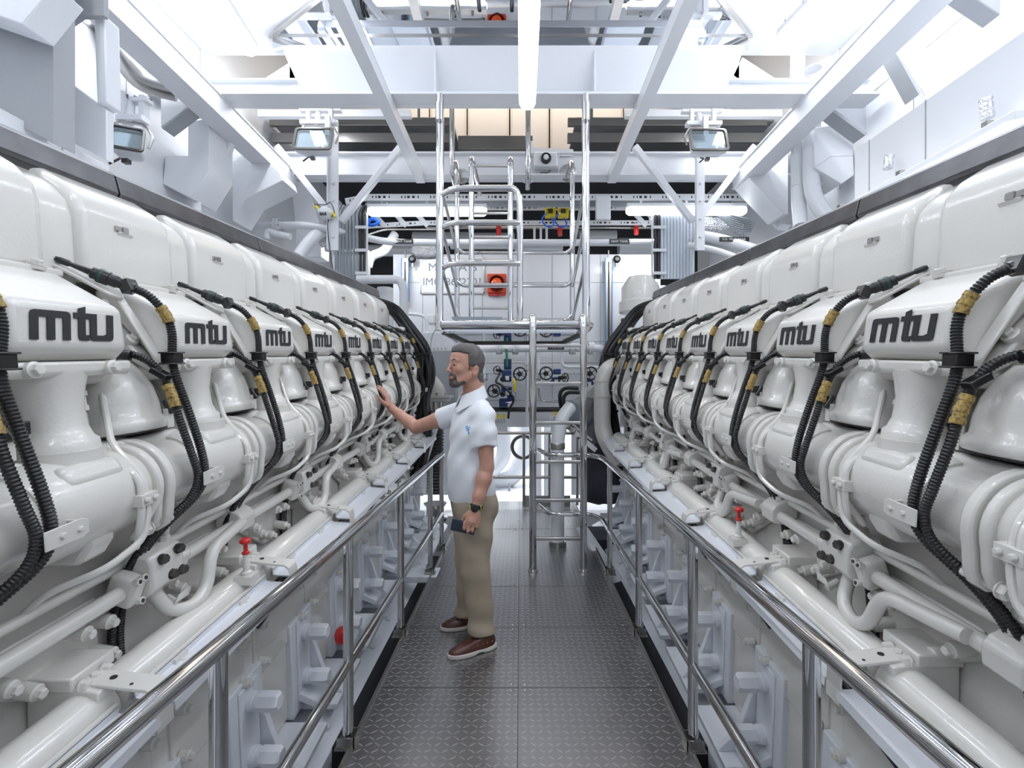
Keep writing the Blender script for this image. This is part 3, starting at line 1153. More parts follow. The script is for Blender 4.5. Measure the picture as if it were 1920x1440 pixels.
# fore and aft beams
for xa, xb, w, h, y0_, z0 in ((-1.17, -1.14, .10, .10, 2.2, 3.935), (1.08, 1.06, .10, .10, 2.2, 3.935), (-2.72, -2.60, .20, .18, 2.2, 3.86), (2.60, 2.48, .20, .18, 2.2, 3.86)):
    b = MB()
    b.beam((xb, y0_, z0), (xa, 5.66, z0), w, .014)
    b.beam((xb, y0_, z0 + h), (xa, 5.66, z0 + h), w, .014)
    s_ = 1 if xa < 0 else -1
    b.beam((xb + s_ * w * .42, y0_, z0 + h / 2), (xa + s_ * w * .42, 5.66, z0 + h / 2), .012, h)
    b.beam((xb - s_ * w * .42, y0_, z0 + h / 2), (xa - s_ * w * .42, 5.66, z0 + h / 2), .012, h)
    trim(b, M_hull, .002)
# braces and V struts under the beams
for s_ in (-1, 1):
    k = 1 if s_ < 0 else .965
    b = MB()
    b.beam((s_ * 2.05 * k, 5.5, 3.42), (s_ * 1.36 * k, 5.5, 4.28), .07, .07, (0, 1, 0))
    trim(b, M_hull, .006)
    b = MB()
    b.beam((s_ * 2.1 * k, 5.5, 3.42), (s_ * 2.78 * k, 5.5, 4.28), .07, .07, (0, 1, 0))
    trim(b, M_hull, .006)
    b = MB()
    b.beam((s_ * 1.25 * k, 5.52, 4.66), (s_ * 3.0, 5.52, 4.66), .08, .07, (0, 1, 0))
    b.beam((s_ * 1.25 * k, 5.9, 4.30), (s_ * 3.0, 5.9, 4.30), .12, .02, (0, 1, 0))
    trim(b, M_hull, .003)
    b = MB()
    b.beam((s_ * 2.08 * k, 5.36, 3.05), (s_ * 2.08 * k, 5.36, 4.5), .10, .03, (0, 1, 0))
    b.beam((s_ * 2.08 * k - .05, 5.33, 3.05), (s_ * 2.08 * k - .05, 5.33, 4.5), .012, .06, (0, 1, 0))
    for zz in (3.2, 3.4, 3.6, 3.8):
        b.hexb((s_ * 2.08 * k, 5.34, zz), (0, -1, 0), .014, .012)
    trim(b, M_hull)
    b = MB()
    b.beam((s_ * 2.0 * k, 5.0, 4.02), (s_ * 2.0 * k, 5.0, 4.35), .05, .05, (0, 1, 0))
    trim(b, M_hull)

# hull web frames above the engines, left side
def px_prism(pts, Y, dep, m, bev=.006):
    b = MB()
    b.prism([at(x, y, Y) for x, y in pts], (0, dep, 0))
    return trim(b, m, bev)


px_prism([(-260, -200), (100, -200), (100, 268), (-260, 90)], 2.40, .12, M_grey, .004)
px_prism([(-260, -200), (103, -30), (42, 45), (-260, -60)], 2.2, .15, M_hull)
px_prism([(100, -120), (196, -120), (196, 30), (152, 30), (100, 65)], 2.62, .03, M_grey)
px_prism([(176, 28), (196, 28), (200, 192), (182, 195)], 2.66, .10, M_hull)
px_prism([(100, 130), (180, 190), (200, 205), (200, 300), (102, 250)], 2.68, .05, M_panel)
px_prism([(301, 122), (373, 185), (302, 237)], 4.05, .012, M_hull, .001)
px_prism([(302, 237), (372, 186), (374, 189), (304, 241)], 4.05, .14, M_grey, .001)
px_prism([(352, 228), (392, 222), (392, 318), (358, 372), (305, 345), (310, 292), (352, 292)], 4.3, .35, M_hull)
px_prism([(436, 234), (524, 322), (530, 338), (462, 372), (436, 414)], 5.0, .35, M_hull)
# curved duct seen behind the frames
b = MB()
b.tube(smooth([at(196, 40, 3.6), at(235, 110, 3.7), at(270, 150, 3.8), at(330, 168, 3.9)], 6), .09, 16)
trim(b, M_chrome2)
# right side
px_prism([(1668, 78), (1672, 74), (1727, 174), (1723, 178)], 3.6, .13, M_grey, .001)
px_prism([(1640, 34), (1735, 178), (1737, -60), (1640, -60)], 3.72, .012, M_hull, .001)
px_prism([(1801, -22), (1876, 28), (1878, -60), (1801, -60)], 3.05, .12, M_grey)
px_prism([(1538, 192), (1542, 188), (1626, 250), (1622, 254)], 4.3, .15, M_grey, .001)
px_prism([(1538, 190), (1628, 256), (1628, 60), (1500, 165)], 4.44, .012, M_hull, .001)
px_prism([(1525, 240), (1556, 235), (1600, 262), (1600, 292), (1558, 294), (1528, 314)], 4.5, .30, M_hull)
px_prism([(1558, 294), (1600, 292), (1602, 328), (1578, 345), (1528, 314)], 4.5, .35, M_panel)
px_prism([(1404, 332), (1478, 250), (1478, 402), (1470, 402)], 5.3, .35, M_hull)
for i, (xa, ya, xb_, yb_, Y) in enumerate(((1496, 100, 1497, 420, 4.75), (1524, 215, 1520, 420, 4.6))):
    b = MB()
    pts = [at(xa, ya, Y), at(xb_, 330, Y), at(xb_ + (0 if i == 0 else 6), 375, Y), at(xb_ + (4 if i == 0 else 45), 425, Y - .1)]
    b.tube(pts, .066 if i == 0 else .072, 20, .12)
    q = [at(xa, yy, Y) for yy in (130, 180, 290, 350)]
    for p in q:
        b.lathe([(.0685 if i == 0 else .0745, 0), (.0685 if i == 0 else .0745, .008)], p + Vector((0, 0, 0)), (0, 0, 1), 20)
    solo('lagged_pipe', b, M_panel, ['white lagged vertical pipe at the right hull frames, the inner straight one', 'white lagged vertical pipe whose foot bends outwards above the right engine'][i], 'pipe', 'lagged pipes by the right hull frames')
b = MB()
b.tube([at(436, 215, 4.6), at(438, 250, 4.6), at(425, 290, 4.6), at(375, 335, 4.5), at(368, 352, 4.45), at(368, 400, 4.4)], .042, 16, .1)
solo('drain_pipe', b, M_panel, 'white drain pipe bending behind the chamfered box on the left hull', 'pipe')

# ---------------------------------------------------------------- lamps
def batten(name, label, a, c, r=.062, group='tube lamps'):
    a, c = Vector(a), Vector(c)
    mid = (a + c) / 2
    t = thing(name, label, 'lamp', mid, group)
    d = (c - a).normalized()
    b = MB()
    b.lathe([(r * .6, 0), (r, r * .6), (r, (c - a).length - r * .6), (r * .6, (c - a).length)], a, d, 20)
    part('diffuser', b, M_tube, t)
    b = MB()
    b.beam(a + Vector((0, 0, r * .9)), c + Vector((0, 0, r * .9)), r * 1.5, r * .9)
    part('housing', b, M_sign, t, .006)
    b = MB()
    for q in (.12, .5, .88):
        p = a.lerp(c, q)
        b.box(p + Vector((0, 0, r * 1.5)), (.03, .03, r))
    part('hanger', b, M_chrome2, t)
    return t


batten('tube_lamp', 'bright tube lamp hanging lengthwise over the middle of the walkway', (0.05, 2.3, 3.655), (.055, 3.62, 3.655), .062)
batten('tube_lamp', 'bright tube lamp across the back, left of the platform cage', (-1.83, 5.78, 3.64), (-.40, 5.78, 3.64), .058)
batten('tube_lamp', 'bright tube lamp across the back, right of the platform cage', (1.28, 5.78, 3.65), (2.72, 5.78, 3.65), .058)
batten('tube_lamp', 'bright tube lamp high up behind the left sloping beam', at(395, -20, 3.3), at(472, 98, 3.9), .06)
batten('tube_lamp', 'bright tube lamp high up beside the right sloping beam', at(1560, -20, 3.2), at(1466, 76, 3.75), .06)
batten('tube_lamp', 'bright tube lamp lying behind the right gutter', (2.1, 2.0, 2.62), (2.1, 3.3, 2.62), .05)


def floodlight(px, py, Y, w, h, label, yaw=0, tilt=-18):
    t = thing('floodlight', label, 'floodlight', at(px, py, Y) + Vector((0, 0, .0)), 'floodlights hanging under the beams')
    Mr = Matrix.Rotation(R(yaw), 3, 'Z') @ Matrix.Rotation(R(tilt), 3, 'X')
    o = t.location

    def P(x, y, z):
        return o + Mr @ Vector((x, y, z))

    def rr(W, H, y, k=.25, n=5):
        out = []
        rc = k * min(W, H)
        for cx, cz, a0 in ((W - rc, H - rc, 0), (-W + rc, H - rc, 90), (-W + rc, -H + rc, 180), (W - rc, -H + rc, 270)):
            for i in range(n + 1):
                a = R(a0 + 90 * i / n)
                out.append(P(cx + rc * cos(a), y, cz + rc * sin(a)))
        return out
    W, H = w / 2, h / 2
    b = MB()
    b.loft([rr(W * .45, H * .45, .16), rr(W * .75, H * .7, .12), rr(W * .97, H * .97, .03), rr(W * .97, H * .97, -.0), rr(W * .86, H * .86, -.0), rr(W * .6, H * .6, .08)])
    part('housing', b, M_panel, t)
    b = MB()
    b.loft([rr(W * .86, H * .86, -.005), rr(W * 1.0, H * 1.0, -.005), rr(W * 1.02, H * 1.02, -.022), rr(W * .88, H * .86, -.026)], cap=False, loop=True)
    part('bezel', b, M_dark, t, .002)
    b = MB()
    b.loft([rr(W * .87, H * .86, -.006), rr(W * .87, H * .86, -.012)])
    part('glass', b, M_glass, t)
    b = MB()
    b.loft([rr(W * .84, H * .84, .005), rr(W * .5, H * .5, .075)])
    part('reflector', b, M_chrome, t)
    b = MB()
    b.cyl(P(-W * .35, .03, 0), P(W * .35, .03, 0), .014, 12)
    b.box(P(-W * .4, .03, 0), (.02, .03, .03))
    b.box(P(W * .4, .03, 0), (.02, .03, .03))
    part('halogen_tube', b, M_sign, t)
    b = MB()
    b.tube([P(-W - .01, .05, -.0), P(-W - .03, .05, .10), P(-W * .75, .05, H + .10), P(W * .75, .05, H + .10), P(W + .03, .05, .10), P(W + .01, .05, 0)], .010, 8, .03)
    part('yoke', b, M_chrome2, t)
    b = MB()
    b.box(P(0, .05, H + .13), (W * 1.9, .08, .04))
    b.box(P(-W * .6, .05, H + .22), (.04, .06, .22))
    b.box(P(W * .6, .05, H + .22), (.04, .06, .22))
    b.box(P(0, .05, H + .30), (W * 2.2, .07, .03))
    b.tube([P(-.03, .06, H + .3), P(-.02, .06, H + .1)], .03, 10)
    part('mounting_frame', b, M_hull, t, .003)
    b = MB()
    for q in (-.9, -.45, .1, .5, .95):
        b.hexb(P(W * q, .02, H + .315), (0, 0, -1), .012, .025)
    part('bolt', b, M_dark, t)
    b = MB()
    b.tube([P(-.06, .10, -H * .9), P(-.05, .04, -H - .05), P(-.1, .05, -H - .09)], .008, 8, .02)
    b.box(P(-.01, .06, -H - .04), (.04, .04, .03))
    part('junction', b, M_blackm, t)
    return t


floodlight(588, 262, 4.95, .40, .28, 'floodlight with square black-rimmed glass left of the platform, below the crossbeam')
floodlight(1328, 264, 4.95, .39, .28, 'floodlight with square black-rimmed glass right of the platform, below the crossbeam')
floodlight(239, 262, 3.35, .20, .19, 'smaller floodlight turned aside behind the left hull frame', 25)

# ---------------------------------------------------------------- railings
def railing(sx, yend, ypost, label, tail=None):
    x = .735
    t = thing('guard_railing', label, 'railing', (sx * .735, 2.4, 0), 'railings along both sides of the walkway')
    zt, zm = .895, .345
    b = MB()
    pts = [(sx * x, -.3, zt), (sx * x, yend, zt)] + (tail(zt) if tail else [])
    b.tube(pts, .024, 18, .12)
    part('top_rail', b, M_chrome, t)
    b = MB()
    pts = [(sx * x, -.3, zm), (sx * x, yend, zm)] + (tail(zm) if tail else [])
    b.tube(pts, .0205, 16, .12)
    part('middle_rail', b, M_chrome, t)
    for yy in ypost:
        b = MB()
        b.lathe([(.021, .045), (.021, zt - .01)], (sx * x, yy, 0), (0, 0, 1), 18)
        p = part('post', b, M_chrome, t)
        b = MB()
        for q in ((0, -.032, .07, .006), (0, .032, .07, .006)):
            b.box((sx * (x - .0), yy + q[1], .022), (.075, .006, .05))
        b.box((sx * (x - .035), yy, .022), (.006, .07, .05))
        b.box((sx * x, yy, .003), (.09, .085, .006))
        part('post_shoe', b, M_chrome2, p)
        b = MB()
        b.lathe([(.0215, -.006), (.0225, 0), (.0215, .006)], (sx * x, yy + .2, zt), (0, 1, 0), 18)
        if False:
            part('weld', b, M_chrome, p)
    return t


railing(-1, 4.55, (.25, 1.17, 2.055, 2.96, 3.93, 4.5), 'polished steel guard railing between the walkway and the left engine')
railing(1, 4.28, (.28, 1.21, 2.04, 2.97, 3.93), 'polished steel guard railing between the walkway and the right engine, turning in behind the ladder',
        lambda z: [(.66, 4.46, z), (.26, 4.46, z), (.19, 4.8, z)])
t = thing('guard_railing', 'low polished railing across the far end of the walkway', 'railing', (0.1, 6.2, 0))
for zz, nm in ((.93, 'top_rail'), (.36, 'middle_rail')):
    b = MB()
    b.cyl((-.72, 6.2, zz), (.75, 6.2, zz), .021, 14)
    part(nm, b, M_chrome2, t)
for xx in (-.70, .05, .38, .74):
    b = MB()
    b.cyl((xx, 6.2, 0), (xx, 6.2, .93), .019, 14)
    part('post', b, M_chrome2, t)
b = MB()
b.box((.35, 6.22, .06), (.6, .02, .12))
part('toe_board', b, M_chrome2, t)

# ---------------------------------------------------------------- platform, ladders
PZ, PY0, PY1 = 2.06, 4.08, 5.2
t = thing('steel_platform', 'raised polished steel platform with cage rails above the end of the walkway', 'platform', (0, 4.6, PZ))
b = MB()
ring = [(-.66, PY0, PZ), (.56, PY0, PZ), (.60, PY0 + .06, PZ), (.62, PY1 - .3, PZ), (.5, PY1, PZ), (-.6, PY1, PZ), (-.72, PY1 - .3, PZ), (-.70, PY0 + .06, PZ)]
b.tube(ring, .036, 16, closed=True)
part('rim_tube', b, M_chrome, t)
b = MB()
b.box((-.05, 4.62, PZ - .055), (1.26, 1.08, .012))
b.box((-.05, PY0 + .05, PZ - .035), (1.26, .02, .07))
part('deck_plate', b, M_mirror, t)
b = MB()
b.beam((-.66, PY0 + .04, PZ - .06), (-.55, PY1 - .04, PZ - .06), .03, .04)
b.beam((.56, PY0 + .04, PZ - .06), (.46, PY1 - .04, PZ - .06), .03, .04)
b.beam((-.55, PY1 - .04, PZ - .06), (.46, PY1 - .04, PZ - .06), .03, .04)
part('under_frame', b, M_dark, t)


def tubepart(nm, pts, r, par, m=M_chrome, bend=.1, n=14):
    b = MB()
    b.tube(pts, r, n, bend)
    return part(nm, b, m, par)


FX0, FX1 = (824 - 975) * 4.1 / 900, (1099 - 975) * 4.1 / 900
tubepart('corner_post', [(FX0, 4.1, PZ - .05), (FX0, 4.14, 4.045)], .033, t)
tubepart('corner_post', [(FX1, 4.1, PZ - .05), (FX1, 4.14, 4.045)], .033, t)
for xx in (FX0, FX1):
    b = MB()
    b.lathe([(.034, 0), (.034, .15)], (xx, 4.1, 3.80), (0, 0, 1), 16)
    part('sleeve', b, M_chrome, t)
BX0, BX1 = (857 - 975) * 5.1 / 900, (1073 - 975) * 5.1 / 900
tubepart('corner_post', [(BX0, 5.1, PZ), (BX0, 5.1, 3.85), (BX0 - .03, 5.2, 3.98), (BX0 - .03, 5.62, 4.0)], .027, t)
tubepart('corner_post', [(BX1, 5.1, PZ), (BX1, 5.1, 3.85), (BX1, 5.2, 3.98), (BX1, 5.62, 4.0)], .027, t)
MX = (975 - 975) * 4.12 / 900
tubepart('gate_post', [(MX, 4.1, PZ), (MX, 4.1, 2.9)], .024, t)
tubepart('top_loop', [(FX0 + .0, 4.12, 3.17), (FX0 + .12, 4.08, 3.215), (MX - .03, 4.08, 3.215), (MX, 4.08, 3.1), (MX, 4.1, PZ)], .027, t, bend=.14)
for zz in (2.92, 2.575):
    tubepart('guard_rail', [(FX0, 4.14, zz - .03), (FX0 + .1, 4.07, zz), (MX, 4.07, zz)], .024, t)
for zz in (2.95, 2.60, 2.24):
    tubepart('guard_rail', [(BX0 - .0, 5.08, zz + .05), (BX0 + .06, 5.1, zz), (BX1 - .06, 5.1, zz), (BX1, 5.08, zz + .05)], .019, t, bend=.05)
for zz in (3.3, 2.95, 2.60):
    tubepart('side_brace', [(FX0, 4.12, zz), (BX0, 5.1, zz - .36 + .35 * (zz < 2.7) * 0)], .016, t)
    tubepart('side_brace', [(FX1, 4.12, zz), (BX1, 5.1, zz - .36)], .016, t)

# access ladder from the walkway
LX0, LX1, LY = (999 - 975) * 3.98 / 900, (1094 - 975) * 3.98 / 900, 3.98
t = thing('access_ladder', 'polished steel ladder standing on the walkway and hooked on the platform', 'ladder', ((LX0 + LX1) / 2, LY, 0))
for xx in (LX0, LX1):
    s = tubepart('stile', [(xx, LY, .01), (xx, LY, 2.02), (xx, LY + .03, PZ + .06), (xx, LY + .12, PZ + .05)], .030, t, bend=.07, n=18)
    b = MB()
    b.lathe([(.042, 0), (.042, .008), (.034, .022)], (xx, LY, 0), (0, 0, 1), 18)
    part('foot', b, M_chrome, s)
for py in (1010, 938, 866, 793, 719, 648):
    z = CAMH - (py - 725) * LY / 900
    b = MB()
    b.beam((LX0, LY, z), (LX1, LY, z), .032, .028)
    part('rung', b, M_chrome2, t, .006)
# upper ladder
UX0, UX1, UY = (884 - 975) * 4.7 / 900, (957 - 975) * 4.7 / 900, 4.7
t = thing('upper_ladder', 'polished steel ladder rising from the platform to the upper deck', 'ladder', ((UX0 + UX1) / 2, UY, PZ))
for xx in (UX0, UX1):
    tubepart('stile', [(xx, UY, PZ - .03), (xx, UY, 3.72), (xx, UY + .05, 3.79), (xx, UY + .95, 3.80)], .027, t, bend=.06, n=16)
for k in range(7):
    z = 2.3 + .232 * k
    b = MB()
    b.beam((UX0, UY, z), (UX1, UY, z), .026, .022)
    part('rung', b, M_chrome2, t, .004)
# grab bars going through the hatch
for i, (xa, xb_, lab) in enumerate((((848 - 975) * 5.4 / 900, -.1, 'left'), ((990 - 975) * 5.4 / 900, .1, 'right'))):
    t = thing('hatch_grab_bar', 'polished grab bar on the %s of the deck hatch, running up past the crossbeam' % lab, 'handrail', (xa, 5.4, 3.95), 'grab bars at the deck hatch')
    tubepart('bar', [(xa, 5.64, 3.86), (xa, 5.42, 3.92), (xa, 5.38, 4.1), (xa, 5.38, 6.2)], .03, t, bend=.08)
    b = MB()
    b.lathe([(.085, 0), (.085, .03)], (xa + (.08 if i == 0 else 0), 5.70, 4.02), (0, -1, 0), 20)
    part('wall_flange', b, M_chrome2 if i == 0 else M_panel, t)
t = thing('flange_plate', 'round steel flange on the second crossbeam right of the horn', 'flange', (BX1 + .03, 5.7, 4.02))
b = MB()
b.lathe([(.10, 0), (.10, .03), (.05, .035)], (BX1 + .02, 5.70, 4.06), (0, -1, 0), 22)
part('disc', b, M_chrome2, t)

# tub and wrapped roll on the platform
b = MB()
b.loft([[(-.40 + x * .2, 4.62 + y * .14, PZ - .04) for x, y in ((-1, -1), (1, -1), (1, 1), (-1, 1))], [(-.40 + x * .235, 4.62 + y * .17, PZ + .12) for x, y in ((-1, -1), (1, -1), (1, 1), (-1, 1))],
        [(-.40 + x * .225, 4.62 + y * .16, PZ + .12) for x, y in ((-1, -1), (1, -1), (1, 1), (-1, 1))], [(-.40 + x * .19, 4.62 + y * .13, PZ - .02) for x, y in ((-1, -1), (1, -1), (1, 1), (-1, 1))]])
solo('plastic_tub', b, mat('grey_tub', (.28, .31, .35), .5), 'grey plastic tub standing on the platform', 'tub', bev=.006)
b = MB()
b.tube(smooth([(-.14, 4.6, PZ + .02), (-.05, 4.6, PZ + .03), (.08, 4.62, PZ + .03), (.2, 4.6, PZ + .05)], 4), [.05, .062, .058, .066, .06, .064, .06, .065, .058, .06, .055, .05, .045], 14)
solo('wrapped_roll', b, mat('white_cloth', (.7, .71, .73), .7, bump=(30, .6, .01)), 'roll wrapped in white plastic beside the grey tub', 'roll')

# ---------------------------------------------------------------- upper deck
b = MB()
b.box((-2.0, 6.55, 4.90), (2.3, 1.0, .05))
b.box((2.0, 6.55, 4.90), (2.6, 1.0, .05))
b.box((0, 7.2, 4.90), (6.3, .6, .05))
struct('floor_deck', b, M_floor)
b = MB()
b.box((-2.0, 6.05, 4.86), (2.3, .05, .10))
b.box((1.85, 6.05, 4.86), (2.5, .05, .10))
b.box((-2.0, 6.09, 4.68), (2.3, .05, .12))
b.box((1.85, 6.09, 4.68), (2.5, .05, .12))
b.box((-.33, 6.45, 4.80), (1.0, .06, .18))
b.box((-2.0, 6.2, 4.45), (2.3, .03, .16))
b.box((1.85, 6.2, 4.45), (2.5, .03, .16))
trim(b, mat('deck_edge_steel', (.26, .255, .25), .35, .8), .004)
xs = [(-2.6, -1.95), (-1.93, -1.33), (-1.31, -.78), (-.76, -.16), (-.14, .42), (.44, .94), (.96, 1.5), (1.52, 2.2)]
for i, (x0, x1) in enumerate(xs):
    t = thing('deck_cabinet', 'cream cabinet on the upper deck, number %s from the left of the row' % ['one', 'two', 'three', 'four', 'five', 'six', 'seven', 'eight'][i], 'cabinet', ((x0 + x1) / 2, 7.2, 4.94), 'cream cabinets on the upper deck')
    b = MB()
    b.box(((x0 + x1) / 2, 7.24, 5.65), (x1 - x0, .5, 1.5))
    part('body', b, M_cream, t, .006)
    b = MB()
    b.box(((x0 + x1) / 2, 6.98, 5.65), (x1 - x0 - .06, .02, 1.44))
    d = part('door', b, M_cream, t, .004)
    b = MB()
    b.lathe([(.016, 0), (.014, .02)], (x0 + .07, 6.97, 5.84), (0, -1, 0), 14)
    part('lock', b, M_dark, d)
    b = MB()
    b.cyl((x0 + .015, 6.96, 5.78), (x0 + .015, 6.96, 5.9), .008, 8)
    part('hinge', b, M_chrome2, d)
b = MB()
b.cyl((.45, 6.1, 5.75), (1.3, 6.1, 5.75), .02, 12)
b.cyl((.9, 6.1, 4.92), (.9, 6.1, 6.2), .03, 12)
b.cyl((.45, 6.1, 5.30), (.9, 6.1, 5.30), .012, 10)
b.cyl((-1.28, 6.1, 4.92), (-1.28, 6.1, 6.2), .024, 12)
solo('deck_railing', b, M_chrome2, 'steel railing on the upper deck in front of the cream cabinets', 'railing')

# loudspeaker horn on the second crossbeam
t = thing('speaker_horn', 'white box loudspeaker with round black cone on the second crossbeam', 'loudspeaker', (.30, 5.6, 4.1))
b = MB()
b.box((.30, 5.62, 4.17), (.28, .12, .17))
part('body', b, M_panel, t, .02)
b = MB()
b.lathe([(.062, 0), (.064, .02), (.052, .045), (.045, .03)], (.30, 5.56, 4.17), (0, -1, 0), 24)
c_ = part('cone_ring', b, M_blackm, t)
b = MB()
b.lathe([(.036, 0), (.03, .05), (.018, .058)], (.30, 5.56, 4.17), (0, -1, 0), 20)
part('cone', b, M_panel, t)
b = MB()
b.prism([(.10, 5.68, 4.26), (.10, 5.68, 4.44), (.15, 5.68, 4.44), (.16, 5.68, 4.36), (.63, 5.68, 4.34), (.63, 5.68, 4.26)], (0, .01, 0))
b.box((.46, 5.66, 4.14), (.012, .012, .28))
part('back_plate', b, M_panel, t)
b = MB()
b.tube(smooth([(.20, 5.66, 4.02), (.26, 5.65, 4.05), (.32, 5.66, 4.05), (.36, 5.66, 4.08)], 4), .005, 6)
part('cable', b, M_black, t)
# white access box below
b = MB()
b.box((1.02, 5.9, 3.72), (.18, .08, .30))
solo('junction_box', b, M_panel, 'white junction box hanging under the second crossbeam right of the platform', 'box', bev=.015)

# ---------------------------------------------------------------- bulkhead signs, siren, gauges
t = thing('name_sign', 'white steel sign with grey number lettering on the bulkhead left of the siren', 'sign', (-.98, 6.99, 2.9))
b = MB()
b.box((-.98, 6.985, 3.145), (.91, .012, .50))
part('plate', b, M_sign, t)
b = MB()
for (cx, cz, w, h) in ((-.98, 3.40, .93, .014), (-.98, 2.892, .93, .024), (-1.44, 3.145, .014, .52), (-.525, 3.145, .018, .52)):
    b.box((cx, 6.978, cz), (w, .02, h))
part('frame', b, M_chrome2, t)
text_part('lettering', 'M Y   A B', .17, (-.98, 6.976, 3.26), (1, 0, 0), (0, 0, 1), M_text, t, sx=1.05)
text_part('lettering', 'IMO 8672201', .155, (-.98, 6.976, 3.05), (1, 0, 0), (0, 0, 1), M_text, t)
t = thing('fire_siren', 'orange-red square alarm siren on the bulkhead behind the ladder', 'siren', (-.33, 6.9, 2.86))
b = MB()
b.box((-.335, 6.95, 3.02), (.275, .08, .275))
part('base', b, M_orange, t, .008)
b = MB()
b.lathe([(.115, .0), (.118, .05), (.105, .055), (.085, .01)], (-.335, 6.91, 3.01), (0, -1, 0), 32)
part('horn_rim', b, mat('dark_red_plastic', (.10, .01, .005), .35), t)
b = MB()
b.lathe([(.078, 0), (.082, .04), (.07, .07), (.04, .085)], (-.335, 6.905, 3.01), (0, -1, 0), 28)
part('lens', b, M_orange2, t)
b = MB()
b.box((-.335, 6.96, 2.865), (.25, .05, .03))
b.sphere((-.335, 6.93, 2.858), .022)
part('gland', b, M_red, t)


def gauge(px, y0, y1, Y, label):
    a, c = at(px, y0, Y), at(px, y1, Y)
    t = thing('level_gauge', label, 'gauge', c, 'tank level gauges on the bulkhead')
    zc = (a.z + c.z) / 2
    b = MB()
    b.box((a.x, Y, zc), (.085, .03, a.z - c.z))
    part('back_strip', b, M_chrome2, t)
    b = MB()
    b.box((a.x, Y - .018, zc), (.022, .012, a.z - c.z - .1))
    part('sight_slot', b, mat('slot_brown', (.05, .025, .02), .5), t)
    b = MB()
    for s_ in (-1, 1):
        b.box((a.x + s_ * .048, Y - .01, zc), (.012, .03, a.z - c.z))
    part('edge_profile', b, mat('blue_edge', (.05, .25, .55), .4), t)
    b = MB()
    b.lathe([(.02, 0), (.052, .01), (.055, .03), (.03, .06)], (a.x + .11, Y - .02, a.z - .02), (0, -1, 0), 18)
    part('knob', b, M_blackm, t)
    b = MB()
    b.tube([(a.x + .11, Y - .02, a.z - .02), (a.x + .11, Y - .02, a.z - .12)], .022, 10)
    b.cyl((a.x, Y, a.z), (a.x, Y, a.z + .12), .012, 10)
    part('valve_body', b, M_chrome2, t)
    return t


gauge(760, 485, 565, 6.9, 'short level gauge strip left of the name sign')
gauge(1141, 485, 685, 6.9, 'long level gauge strip on the bulkhead right of the ladder')

# ---------------------------------------------------------------- cable trays and cables at the back
def slotted(name, pts, h, label, group, m=M_panel):
    t = thing(name, label, 'cable tray', pts[0], group)
    b = MB()
    for a, c in zip(pts, pts[1:]):
        b.beam(a, c, .02, h)
    part('rail', b, m, t)
    b = MB()
    for a, c in zip(pts, pts[1:]):
        a, c = Vector(a), Vector(c)
        L = (c - a).length
        k = 0
        x = .06
        while x < L - .05:
            w = (.012, .012, .03, .03, .012)[k % 5]
            p = a.lerp(c, x / L)
            b.box(p + Vector((0, -.012, 0)), (w if abs((c - a).x) > .1 else .004, .003, h * .36))
            x += w + (.03 if k % 5 < 4 else .14)
            k += 1
    part('slots', b, M_void, t)
    b = MB()
    a, c = Vector(pts[0]), Vector(pts[-1])
    for q in (.1, .3, .5, .7, .9):
        b.hexb(a.lerp(c, q) + Vector((0, -.012, 0)), (0, -1, 0), .012, .01)
    part('bolt', b, M_chrome2, t)
    return t


slotted('cable_tray', [at(648, 378, 5.9), at(690, 370, 5.9), at(1395, 370, 5.9), at(1425, 376, 5.85), at(1460, 425, 5.6), at(1480, 428, 5.5)], .075, 'slotted white cable tray rail under the second crossbeam, the uppermost', 'cable trays across the back')
slotted('cable_tray', [at(760, 390, 6.3), at(1250, 390, 6.3)], .06, 'slotted white cable tray rail behind the tube lamps, the second from above', 'cable trays across the back')
slotted('cable_tray', [at(690, 424, 6.3), at(800, 418, 6.3), at(1245, 418, 6.3)], .06, 'slotted white cable tray rail just below the tube lamps', 'cable trays across the back')
t = thing('tray_rungs', 'slanting white rungs of the lower cable tray', 'cable tray', at(960, 420, 6.28))
for px in (700, 740, 780, 1190, 1215):
    b = MB()
    b.beam(at(px, 400, 6.28), at(px + 22, 424, 6.28), .02, .06)
    part('rung', b, M_panel, t)
tcb = thing('cable_bundle', 'grey cables lying along the uppermost tray and curving down at both ends', 'cable', (0, 6.0, 3.9))
for k in range(7):
    b = MB()
    z = 3.90 - .02 * k
    b.tube(smooth([(-1.95, 5.98, z - .5 + .02 * k), (-1.93 + .0 * k, 5.98, z - .12), (-1.78, 6.0, z - .02), (-1.5, 6.0, z), (0, 6.0, z), (1.6, 6.0, z), (2.15 + .02 * k, 5.95, z - .04), (2.5 + .015 * k, 5.8, z - .28 - .01 * k), (2.75, 5.7, z - .4)], 5), .011, 8)
    part('cable', b, M_cable, tcb)
